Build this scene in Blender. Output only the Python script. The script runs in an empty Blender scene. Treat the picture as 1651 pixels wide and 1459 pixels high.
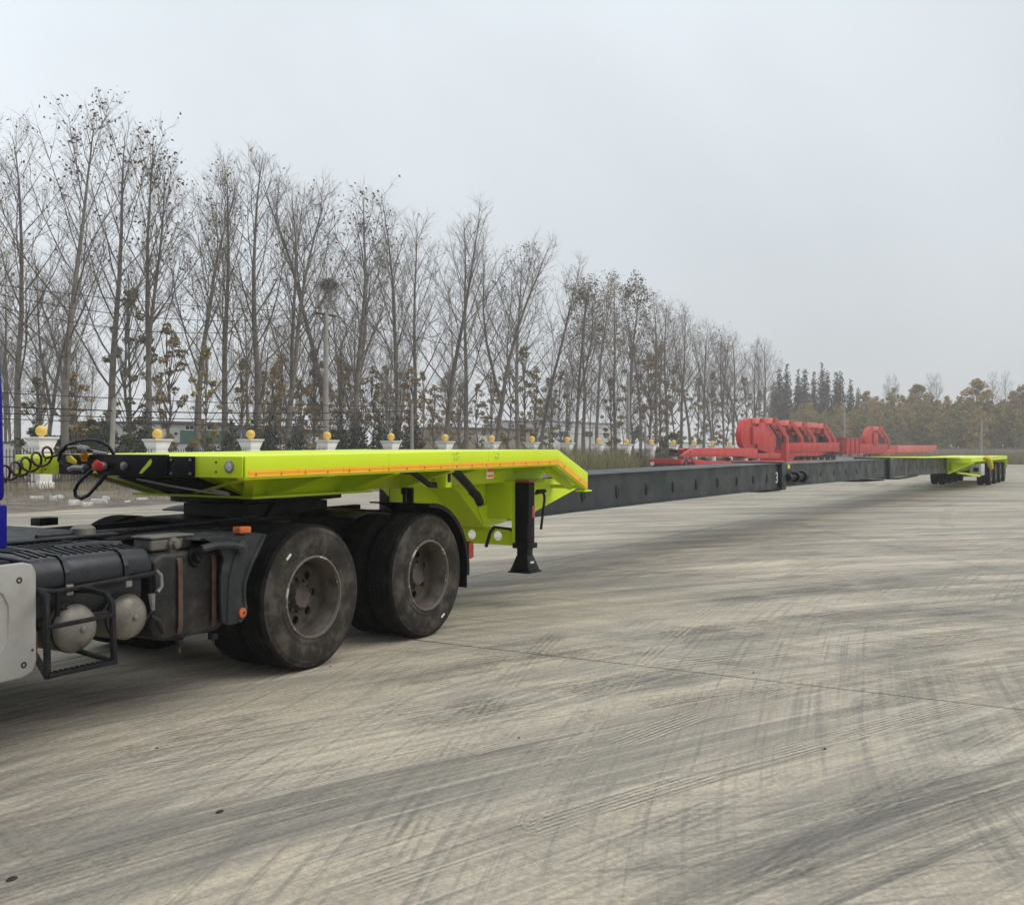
import bpy, bmesh, math, random
import numpy as np
from mathutils import Vector, Matrix
PI = math.pi
rad = math.radians
S = bpy.context.scene
COL = S.collection

# ------------------------------------------------------------------ camera
# world frame: +X runs along the long trailer away from the camera, +Y towards the fence, z up, metres
FPX, HOR, CAMH = 1650.0, 722.0, 1.65
cam = bpy.data.cameras.new('camera')
cam.sensor_width = 36.0
cam.lens = 36.0 * FPX / 1651.0
cam.clip_start = 0.05
cam.clip_end = 3000
camo = bpy.data.objects.new('camera', cam)
COL.objects.link(camo)
camo.location = (0, 0, CAMH)
camo.rotation_euler = (rad(90) - math.atan((729.5 - HOR) / FPX), 0, rad(-60))
S.camera = camo

# ------------------------------------------------------------------ sky and light
SUN_EL, SUN_AZ = 52.0, 150.0          # azimuth: direction the light comes from, degrees from +Y clockwise
w = bpy.data.worlds.new('World')
S.world = w
w.use_nodes = True
wt = w.node_tree
for n in list(wt.nodes):
    wt.nodes.remove(n)
wo = wt.nodes.new('ShaderNodeOutputWorld')
bg = wt.nodes.new('ShaderNodeBackground')
bg.inputs['Strength'].default_value = 0.10
sky = wt.nodes.new('ShaderNodeTexSky')
sky.sky_type = 'NISHITA'
sky.sun_disc = False
sky.sun_elevation = rad(SUN_EL)
sky.sun_rotation = rad(SUN_AZ)
sky.dust_density = 4.0
sky.air_density = 1.0
sky.ozone_density = 1.0
hs = wt.nodes.new('ShaderNodeHueSaturation')
hs.inputs['Saturation'].default_value = 0.35
hs.inputs['Value'].default_value = 1.0
wt.links.new(sky.outputs[0], hs.inputs['Color'])
tc = wt.nodes.new('ShaderNodeTexCoord')
sp = wt.nodes.new('ShaderNodeSeparateXYZ')
wt.links.new(tc.outputs['Generated'], sp.inputs[0])
mr = wt.nodes.new('ShaderNodeMapRange')
mr.inputs['From Min'].default_value = -0.05
mr.inputs['From Max'].default_value = 0.75
wt.links.new(sp.outputs['Z'], mr.inputs['Value'])
cr = wt.nodes.new('ShaderNodeValToRGB')
cr.color_ramp.elements[0].position = 0.0
cr.color_ramp.elements[0].color = (0.635, 0.665, 0.685, 1)
cr.color_ramp.elements[1].position = 1.0
cr.color_ramp.elements[1].color = (0.775, 0.835, 0.885, 1)
e = cr.color_ramp.elements.new(0.30)
e.color = (0.655, 0.705, 0.745, 1)
e = cr.color_ramp.elements.new(0.55)
e.color = (0.715, 0.775, 0.825, 1)
wt.links.new(mr.outputs[0], cr.inputs[0])
# soft unevenness of the overcast
nz = wt.nodes.new('ShaderNodeTexNoise')
nz.inputs['Scale'].default_value = 2.1
nz.inputs['Detail'].default_value = 5.0
nz.inputs['Distortion'].default_value = 0.4
wt.links.new(tc.outputs['Generated'], nz.inputs['Vector'])
nm = wt.nodes.new('ShaderNodeMapRange')
nm.inputs['From Min'].default_value = 0.3
nm.inputs['From Max'].default_value = 0.7
nm.inputs['To Min'].default_value = 10.1
nm.inputs['To Max'].default_value = 12.2
wt.links.new(nz.outputs['Fac'], nm.inputs['Value'])
# the cloud is thinner on the fence side, thicker towards the open yard
dt = wt.nodes.new('ShaderNodeVectorMath')
dt.operation = 'DOT_PRODUCT'
dt.inputs[1].default_value = (-0.45, 0.85, 0.25)
wt.links.new(tc.outputs['Generated'], dt.inputs[0])
dm = wt.nodes.new('ShaderNodeMapRange')
dm.inputs['From Min'].default_value = -0.6
dm.inputs['From Max'].default_value = 0.7
dm.inputs['To Min'].default_value = 0.75
dm.inputs['To Max'].default_value = 1.16
wt.links.new(dt.outputs['Value'], dm.inputs['Value'])
dmul = wt.nodes.new('ShaderNodeMath')
dmul.operation = 'MULTIPLY'
wt.links.new(nm.outputs[0], dmul.inputs[0])
wt.links.new(dm.outputs[0], dmul.inputs[1])
vs = wt.nodes.new('ShaderNodeVectorMath')
vs.operation = 'SCALE'
wt.links.new(cr.outputs['Color'], vs.inputs[0])
wt.links.new(dmul.outputs[0], vs.inputs['Scale'])
mx = wt.nodes.new('ShaderNodeMix')
mx.data_type = 'RGBA'
mx.inputs['Factor'].default_value = 0.88
wt.links.new(hs.outputs['Color'], mx.inputs['A'])
wt.links.new(vs.outputs[0], mx.inputs['B'])
wt.links.new(mx.outputs['Result'], bg.inputs['Color'])
wt.links.new(bg.outputs[0], wo.inputs['Surface'])

sun = bpy.data.lights.new('sun', 'SUN')
sun.energy = 1.5
sun.angle = rad(50)
sun.color = (1.0, 0.96, 0.90)
suno = bpy.data.objects.new('sun', sun)
COL.objects.link(suno)
_el, _az = rad(SUN_EL), rad(SUN_AZ)
_d = Vector((math.sin(_az) * math.cos(_el), math.cos(_az) * math.cos(_el), math.sin(_el)))   # towards the sun
suno.rotation_euler = _d.to_track_quat('Z', 'Y').to_euler()
suno.location = _d * 50

S.view_settings.view_transform = 'Standard'
S.view_settings.look = 'None'
S.view_settings.exposure = 0.12
S.view_settings.gamma = 1.0
S.view_settings.use_curve_mapping = False
S.cycles.max_bounces = 6
S.cycles.transparent_max_bounces = 12
S.cycles.volume_bounces = 1

# ------------------------------------------------------------------ surveying: a photo point on a plane of the place
FX, FY = math.cos(rad(30)), math.sin(rad(30))


def ray(px):
    r = (px - 825.0) / FPX
    return FX + r * FY, FY - r * FX


def at_v(px, py, v):                     # on the upright plane y = v (parallel to the trailer)
    a, b = ray(px)
    k = v / b
    return Vector((a * k, v, CAMH - (py - HOR) / FPX * k))


def at_u(px, py, u):                     # on the upright plane x = u (across the trailer)
    a, b = ray(px)
    k = u / a
    return Vector((u, b * k, CAMH - (py - HOR) / FPX * k))


def at_z(px, py, z=0.0):                 # on the level plane at height z
    a, b = ray(px)
    k = FPX * (CAMH - z) / (py - HOR)
    return Vector((a * k, b * k, z))


def at_d(px, py, depth):                 # at a given distance in front of the camera
    a, b = ray(px)
    return Vector((a * depth, b * depth, CAMH - (py - HOR) / FPX * depth))


# ------------------------------------------------------------------ materials
class NT:
    def __init__(self, name):
        self.m = bpy.data.materials.new(name)
        self.m.use_nodes = True
        self.t = self.m.node_tree
        self.b = self.t.nodes['Principled BSDF']
        self.out = self.t.nodes['Material Output']

    def n(self, typ, **kw):
        nd = self.t.nodes.new('ShaderNode' + typ)
        for k, v in kw.items():
            setattr(nd, k, v)
        return nd

    def put(self, sock, v):
        if isinstance(v, bpy.types.NodeSocket):
            self.t.links.new(v, sock)
        else:
            sock.default_value = v

    def math(self, op, a, b=0.0, c=None, clamp=False):
        nd = self.n('Math', operation=op, use_clamp=clamp)
        self.put(nd.inputs[0], a)
        self.put(nd.inputs[1], b)
        if c is not None:
            self.put(nd.inputs[2], c)
        return nd.outputs[0]

    def rng(self, v, a, b, c=0.0, d=1.0, smooth=True):
        nd = self.n('MapRange', interpolation_type='SMOOTHSTEP' if smooth else 'LINEAR')
        self.put(nd.inputs['Value'], v)
        nd.inputs['From Min'].default_value = a
        nd.inputs['From Max'].default_value = b
        nd.inputs['To Min'].default_value = c
        nd.inputs['To Max'].default_value = d
        return nd.outputs[0]

    def noise(self, vec, scale, detail=3.0, rough=0.55, dist=0.0):
        nd = self.n('TexNoise')
        if vec is not None:
            self.put(nd.inputs['Vector'], vec)
        nd.inputs['Scale'].default_value = scale
        nd.inputs['Detail'].default_value = detail
        nd.inputs['Roughness'].default_value = rough
        nd.inputs['Distortion'].default_value = dist
        return nd.outputs['Fac']

    def mix(self, f, a, b, mode='MIX'):
        nd = self.n('Mix', data_type='RGBA', blend_type=mode)
        self.put(nd.inputs['Factor'], f)
        for s, v in (('A', a), ('B', b)):
            if isinstance(v, tuple) and len(v) == 3:
                v = v + (1.0,)
            self.put(nd.inputs[s], v)
        return nd.outputs['Result']

    def bump(self, h, strength=0.2, dist=0.01):
        nd = self.n('Bump')
        nd.inputs['Strength'].default_value = strength
        nd.inputs['Distance'].default_value = dist
        self.put(nd.inputs['Height'], h)
        self.t.links.new(nd.outputs[0], self.b.inputs['Normal'])

    def vec(self, x, y, z):
        nd = self.n('CombineXYZ')
        self.put(nd.inputs[0], x)
        self.put(nd.inputs[1], y)
        self.put(nd.inputs[2], z)
        return nd.outputs[0]


def rgb(c):
    return (c[0], c[1], c[2], 1.0)


MATS = {}


def mat(name, col, col2=None, rough=0.5, metal=0.0, scale=3.0, lo=0.4, hi=0.7, fine=0.0, bump=0.0, bscale=60.0, coat=0.0, rvar=0.12, spec=0.35):
    """Paint, steel, rubber and the like: col worn or soiled towards col2 in patches of its own."""
    k = NT(name)
    obj = k.n('TexCoord').outputs['Object']
    c = rgb(col)
    if col2 is not None:
        f = k.rng(k.noise(obj, scale, 5.0, 0.62), lo, hi)
        c = k.mix(f, rgb(col), rgb(col2))
        k.put(k.b.inputs['Roughness'], k.rng(k.noise(obj, scale * 1.7, 4.0), 0.3, 0.7, max(0.02, rough - rvar), min(1, rough + rvar)))
    else:
        k.b.inputs['Roughness'].default_value = rough
    if fine > 0:
        f2 = k.noise(obj, scale * 14, 3.0, 0.7)
        c = k.mix(k.rng(f2, 0.45, 0.75, 0.0, fine), c, rgb(col2 if col2 else [x * 1.6 for x in col]))
    k.put(k.b.inputs['Base Color'], c)
    k.b.inputs['Metallic'].default_value = metal
    k.b.inputs['Specular IOR Level'].default_value = spec
    if coat:
        k.b.inputs['Coat Weight'].default_value = coat
        k.b.inputs['Coat Roughness'].default_value = 0.15
    if bump:
        k.bump(k.noise(obj, bscale, 4.0, 0.6), bump, 0.004)
    MATS[name] = k.m
    return k.m


mat('lime_paint', (0.665, 0.83, 0.016), (0.61, 0.75, 0.018), rough=0.40, scale=1.3, lo=0.45, hi=0.8)
mat('charcoal_paint', (0.020, 0.027, 0.030), (0.030, 0.037, 0.038), rough=0.42, scale=1.4, lo=0.45, hi=0.75, fine=0.3)
mat('black_paint', (0.0045, 0.005, 0.006), (0.010, 0.010, 0.010), rough=0.5, scale=4, spec=0.2)
mat('soiled_black', (0.007, 0.007, 0.008), (0.045, 0.041, 0.035), rough=0.65, scale=5, lo=0.48, hi=0.85, fine=0.35, spec=0.2)
mat('dusty_plastic', (0.005, 0.007, 0.010), (0.034, 0.034, 0.032), rough=0.36, scale=6, lo=0.50, hi=0.9, fine=0.15, spec=0.45, bump=0.1)
mat('dusty_fender', (0.018, 0.022, 0.025), (0.075, 0.073, 0.066), rough=0.6, scale=5, lo=0.45, hi=0.85, fine=0.3, bump=0.1)
mat('dirty_tank', (0.007, 0.008, 0.008), (0.060, 0.053, 0.043), rough=0.5, scale=4.5, lo=0.44, hi=0.78, fine=0.3, bump=0.15)
mat('tyre_rubber', (0.028, 0.025, 0.021), (0.088, 0.078, 0.064), rough=0.85, spec=0.15, scale=5.5, lo=0.42, hi=0.68, fine=0.30, bump=0.25, bscale=90)
mat('tread_rubber', (0.009, 0.009, 0.009), (0.030, 0.028, 0.025), rough=0.9, spec=0.12, scale=7, lo=0.45, hi=0.8, fine=0.2)
mat('rim_steel', (0.092, 0.074, 0.057), (0.036, 0.030, 0.024), rough=0.55, scale=7, lo=0.42, hi=0.7, fine=0.35, bump=0.2)
mat('rim_lip', (0.13, 0.118, 0.10), (0.50, 0.48, 0.44), rough=0.45, metal=0.2, scale=9, lo=0.54, hi=0.64, fine=0.3, bump=0.2)
mat('tank_steel', (0.22, 0.205, 0.175), (0.10, 0.09, 0.072), rough=0.45, metal=0.35, scale=5, lo=0.42, hi=0.72, fine=0.35, bump=0.1)
mat('grey_panel', (0.35, 0.34, 0.315), (0.25, 0.235, 0.205), rough=0.5, scale=3, lo=0.45, hi=0.8, fine=0.15)
mat('blue_paint', (0.003, 0.003, 0.19), (0.003, 0.003, 0.15), rough=0.35, scale=2, spec=0.15)
mat('rusty_strap', (0.115, 0.060, 0.036), (0.055, 0.040, 0.032), rough=0.75, scale=14, fine=0.4)
mat('orange_lens', (0.62, 0.13, 0.03), (0.35, 0.10, 0.04), rough=0.35, scale=20)
mat('red_lens', (0.38, 0.035, 0.02), (0.16, 0.04, 0.03), rough=0.4, scale=20)
mat('orange_tape', (0.98, 0.50, 0.03), (0.95, 0.45, 0.025), rough=0.4, scale=6)
mat('tape_line', (0.88, 0.28, 0.01), rough=0.45)
mat('tick_ink', (0.45, 0.20, 0.015), rough=0.6)
mat('white_lamp', (0.62, 0.64, 0.62), (0.45, 0.46, 0.45), rough=0.25, scale=60)
mat('white_label', (0.75, 0.74, 0.70), rough=0.5)
mat('orange_label', (0.75, 0.16, 0.02), rough=0.5)
mat('red_label', (0.45, 0.10, 0.10), rough=0.5)
mat('yellow_plastic', (0.80, 0.62, 0.02), rough=0.4)
mat('orange_plastic', (0.80, 0.28, 0.01), rough=0.4)
mat('red_plastic', (0.60, 0.02, 0.02), rough=0.4)
mat('bare_metal', (0.30, 0.30, 0.30), (0.20, 0.19, 0.18), rough=0.4, metal=0.6, scale=20)
mat('box_alloy', (0.17, 0.16, 0.13), (0.09, 0.085, 0.07), rough=0.6, scale=9, fine=0.3)
mat('hose_rubber', (0.012, 0.012, 0.012), (0.03, 0.03, 0.03), rough=0.5, scale=15)
mat('red_hose', (0.055, 0.010, 0.010), (0.03, 0.01, 0.01), rough=0.35, scale=10)
mat('machine_red', (0.50, 0.020, 0.014), (0.40, 0.024, 0.018), rough=0.5, scale=0.5, lo=0.4, hi=0.7)
mat('pale_red', (0.72, 0.15, 0.12), (0.6, 0.11, 0.09), rough=0.5, scale=0.6)
mat('shaded_red', (0.07, 0.005, 0.005), (0.05, 0.008, 0.008), rough=0.6, scale=0.8)  # machine red darkened: shade on inner and end faces put into the colour
mat('bark', (0.135, 0.116, 0.096), (0.24, 0.215, 0.185), rough=0.9, scale=2.2, lo=0.35, hi=0.7, fine=0.4)
mat('twig', (0.17, 0.148, 0.120), (0.24, 0.21, 0.17), rough=0.9, scale=1.5)
mat('pillar_paint', (0.88, 0.86, 0.79), (0.74, 0.71, 0.63), rough=0.7, scale=2.0, lo=0.45, hi=0.8, fine=0.25)
mat('ball_paint', (0.80, 0.52, 0.10), (0.68, 0.44, 0.11), rough=0.55, scale=4, lo=0.45, hi=0.75)
mat('straw_paint', (0.42, 0.44, 0.20), rough=0.6)
mat('iron', (0.018, 0.016, 0.016), (0.04, 0.03, 0.028), rough=0.6, scale=5)
mat('wall_white', (0.80, 0.80, 0.78), (0.70, 0.70, 0.67), rough=0.8, scale=0.7, fine=0.2)
mat('wall_grey', (0.58, 0.58, 0.56), (0.48, 0.48, 0.46), rough=0.8, scale=0.5)
mat('wall_green', (0.08, 0.17, 0.12), (0.10, 0.19, 0.14), rough=0.7, scale=1)
mat('wall_blue', (0.20, 0.30, 0.42), (0.26, 0.35, 0.45), rough=0.6, scale=0.8)
mat('wall_brown', (0.28, 0.24, 0.19), (0.34, 0.29, 0.22), rough=0.8, scale=0.8)
mat('roof_grey', (0.16, 0.16, 0.16), (0.10, 0.10, 0.10), rough=0.7, scale=1)
mat('window_dark', (0.03, 0.035, 0.04), rough=0.15)
mat('pole_concrete', (0.36, 0.34, 0.31), (0.28, 0.26, 0.23), rough=0.85, scale=1.5, fine=0.25)
mat('wire_black', (0.015, 0.015, 0.016), rough=0.6)
mat('nest_twig', (0.035, 0.028, 0.022), rough=0.95)
mat('pale_trash', (0.55, 0.54, 0.50), (0.35, 0.34, 0.30), rough=0.7, scale=6)
mat('dark_lump', (0.035, 0.025, 0.020), rough=0.9)
mat('cab_glass', (0.02, 0.025, 0.03), rough=0.05)
mat('yellow_cloth', (0.80, 0.66, 0.03), (0.68, 0.55, 0.03), rough=0.7, scale=8)


def leaf_mat(name, a, b):
    """Leaves: colour differs from leaf to leaf (random per island)."""
    k = NT(name)
    r = k.n('NewGeometry').outputs['Random Per Island']
    oi = k.n('ObjectInfo').outputs['Random']
    r = k.math('MULTIPLY_ADD', r, 0.6, k.math('MULTIPLY', oi, 0.4))
    k.put(k.b.inputs['Base Color'], k.mix(r, rgb(a), rgb(b)))
    k.b.inputs['Roughness'].default_value = 0.75
    k.b.inputs['Specular IOR Level'].default_value = 0.2
    MATS[name] = k.m
    return k.m


leaf_mat('leaf_dry', (0.085, 0.065, 0.036), (0.22, 0.16, 0.075))
leaf_mat('leaf_olive', (0.15, 0.15, 0.055), (0.36, 0.28, 0.10))
leaf_mat('leaf_rust', (0.23, 0.17, 0.095), (0.42, 0.30, 0.15))
leaf_mat('leaf_autumn', (0.22, 0.195, 0.085), (0.50, 0.33, 0.13))
leaf_mat('leaf_conifer', (0.020, 0.030, 0.020), (0.040, 0.052, 0.032))
leaf_mat('leaf_redwood', (0.065, 0.072, 0.048), (0.12, 0.10, 0.07))
leaf_mat('leaf_shrub', (0.060, 0.085, 0.030), (0.12, 0.13, 0.050))
leaf_mat('straw', (0.20, 0.165, 0.10), (0.33, 0.27, 0.17))
leaf_mat('reed', (0.17, 0.17, 0.075), (0.30, 0.26, 0.14))
leaf_mat('brown_weed', (0.10, 0.075, 0.050), (0.18, 0.14, 0.10))


# ------------------------------------------------------------------ mesh building
class MB:
    def __init__(self, off=(0, 0, 0)):
        self.v, self.f, self.o = [], [], Vector(off)

    def add(self, verts, faces):
        n = len(self.v)
        o = self.o
        self.v.extend([(p[0] + o[0], p[1] + o[1], p[2] + o[2]) for p in verts])
        self.f.extend([tuple(i + n for i in f) for f in faces])
        return self

    def box(self, x0, x1, y0, y1, z0, z1):
        return self.add([(x0, y0, z0), (x1, y0, z0), (x1, y1, z0), (x0, y1, z0), (x0, y0, z1), (x1, y0, z1), (x1, y1, z1), (x0, y1, z1)],
                        [(0, 3, 2, 1), (4, 5, 6, 7), (0, 1, 5, 4), (1, 2, 6, 5), (2, 3, 7, 6), (3, 0, 4, 7)])

    def bar(self, p, q, w, h, up=(0, 0, 1)):
        p, q = Vector(p), Vector(q)
        d = (q - p).normalized()
        a = d.cross(Vector(up))
        if a.length < 1e-5:
            a = d.cross(Vector((1, 0, 0)))
        a.normalize()
        b = a.cross(d)
        a *= w / 2
        b *= h / 2
        vs = [p - a - b, p + a - b, p + a + b, p - a + b, q - a - b, q + a - b, q + a + b, q - a + b]
        return self.add(vs, [(0, 1, 2, 3), (4, 7, 6, 5), (0, 4, 5, 1), (1, 5, 6, 2), (2, 6, 7, 3), (3, 7, 4, 0)])

    def tube(self, pts, r, n=8, cap=True):
        pts = [Vector(p) for p in pts]
        rs = r if isinstance(r, (list, tuple)) else [r] * len(pts)
        vs, fs = [], []
        ref = None
        for i, p in enumerate(pts):
            d = (pts[min(i + 1, len(pts) - 1)] - pts[max(i - 1, 0)])
            d.normalize()
            if ref is None:
                ref = Vector((0, 0, 1)) if abs(d.z) < 0.9 else Vector((1, 0, 0))
            a = (ref - d * ref.dot(d))
            if a.length < 1e-4:
                a = Vector((0, 1, 0)) - d * d.y
            a.normalize()
            ref = a
            b = d.cross(a)
            for k in range(n):
                t = 2 * PI * k / n
                vs.append(p + (a * math.cos(t) + b * math.sin(t)) * rs[i])
        for i in range(len(pts) - 1):
            for k in range(n):
                k2 = (k + 1) % n
                fs.append((i * n + k, i * n + k2, (i + 1) * n + k2, (i + 1) * n + k))
        if cap:
            fs.append(tuple(range(n - 1, -1, -1)))
            fs.append(tuple((len(pts) - 1) * n + k for k in range(n)))
        return self.add(vs, fs)

    def lathe(self, prof, c, axis='Y', n=32, closed=False, caps=True):
        """prof: (radius, along) pairs, turned round an axis through c."""
        vs, fs = [], []
        for (r, h) in prof:
            for k in range(n):
                t = 2 * PI * k / n
                a, b = r * math.cos(t), r * math.sin(t)
                p = {'Y': (a, h, b), 'X': (h, a, b), 'Z': (a, b, h)}[axis]
                vs.append((p[0] + c[0], p[1] + c[1], p[2] + c[2]))
        m = len(prof)
        for i in range(m if closed else m - 1):
            j = (i + 1) % m
            for k in range(n):
                k2 = (k + 1) % n
                fs.append((i * n + k, i * n + k2, j * n + k2, j * n + k))
        if caps and not closed:
            if prof[0][0] > 1e-6:
                fs.append(tuple(range(n)))
            if prof[-1][0] > 1e-6:
                fs.append(tuple((m - 1) * n + k for k in range(n)))
        return self.add(vs, fs)

    def prism(self, poly, y0, y1, plane='XZ'):
        """poly in the XZ plane pushed from y0 to y1 (or XY pushed in z, or YZ pushed in x)."""
        n = len(poly)
        f = {'XZ': lambda a, b, t: (a, t, b), 'XY': lambda a, b, t: (a, b, t), 'YZ': lambda a, b, t: (t, a, b)}[plane]
        vs = [f(a, b, y0) for a, b in poly] + [f(a, b, y1) for a, b in poly]
        fs = [tuple(range(n)), tuple(range(2 * n - 1, n - 1, -1))]
        for i in range(n):
            j = (i + 1) % n
            fs.append((i, i + n, j + n, j))
        return self.add(vs, fs)

    def build(self, name, material, parent=None, smooth=False, bevel=0.0, seg=2, loc=None, angle=40, kind=None, label=None):
        me = bpy.data.meshes.new(name)
        me.from_pydata(self.v, [], self.f)
        bm = bmesh.new()
        bm.from_mesh(me)
        bmesh.ops.remove_doubles(bm, verts=bm.verts, dist=1e-5)
        bmesh.ops.recalc_face_normals(bm, faces=bm.faces)
        if bevel > 0:
            es = [e for e in bm.edges if len(e.link_faces) == 2 and e.calc_face_angle(0) > rad(30)]
            if es:
                bmesh.ops.bevel(bm, geom=es, offset=bevel, segments=seg, affect='EDGES', profile=0.5, clamp_overlap=True)
        if smooth or bevel > 0:
            for f in bm.faces:
                f.smooth = True
            for e in bm.edges:
                if len(e.link_faces) == 2 and e.calc_face_angle(0) > rad(angle):
                    e.smooth = False
        bm.to_mesh(me)
        bm.free()
        me.materials.append(MATS[material] if isinstance(material, str) else material)
        o = bpy.data.objects.new(name, me)
        COL.objects.link(o)
        if parent is not None:
            o.parent = parent
        if loc is not None:
            o.location = loc
        if kind:
            o['kind'] = kind
        if label:
            o['label'] = label
        return o


def raw_mesh(name, verts, faces, material, parent=None, smooth=False, kind=None):
    """verts (N,3) and faces (M,k) as arrays: the fast way in for twigs and leaves."""
    verts = np.asarray(verts, dtype=np.float32)
    faces = np.asarray(faces, dtype=np.int32)
    me = bpy.data.meshes.new(name)
    me.vertices.add(len(verts))
    me.vertices.foreach_set('co', verts.ravel())
    k = faces.shape[1]
    me.loops.add(faces.size)
    me.loops.foreach_set('vertex_index', faces.ravel())
    me.polygons.add(len(faces))
    me.polygons.foreach_set('loop_start', np.arange(len(faces), dtype=np.int32) * k)
    me.polygons.foreach_set('loop_total', np.full(len(faces), k, dtype=np.int32))
    if smooth:
        me.polygons.foreach_set('use_smooth', np.ones(len(faces), dtype=bool))
    me.update(calc_edges=True)
    me.materials.append(MATS[material])
    o = bpy.data.objects.new(name, me)
    COL.objects.link(o)
    if parent is not None:
        o.parent = parent
    if kind:
        o['kind'] = kind
    return o


def tag(o, label=None, cat=None, group=None, kind=None):
    if label:
        o['label'] = label
    if cat:
        o['category'] = cat
    if group:
        o['group'] = group
    if kind:
        o['kind'] = kind
    return o


def thing(name, label, cat, loc=(0, 0, 0), rz=0.0, group=None):
    o = bpy.data.objects.new(name, None)
    COL.objects.link(o)
    o.empty_display_size = 0.3
    o.location = loc
    o.rotation_euler = (0, 0, rz)
    return tag(o, label, cat, group)


KIDS = {}


def copy_tree(o, parent=None):
    c = o.copy()
    COL.objects.link(c)
    c.parent = parent
    for ch in KIDS.setdefault(o.name, [x for x in o.children]):
        copy_tree(ch, c)
    return c


ORD = ['first', 'second', 'third', 'fourth', 'fifth', 'sixth', 'seventh', 'eighth', 'ninth', 'tenth', 'eleventh', 'twelfth', 'thirteenth',
       'fourteenth', 'fifteenth', 'sixteenth', 'seventeenth', 'eighteenth', 'nineteenth', 'twentieth']
ORD += ['twenty-' + x for x in ORD[:9]] + ['thirtieth'] + ['thirty-' + x for x in ORD[:9]] + ['fortieth'] + ['forty-' + x for x in ORD[:9]] + ['fiftieth']

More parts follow.
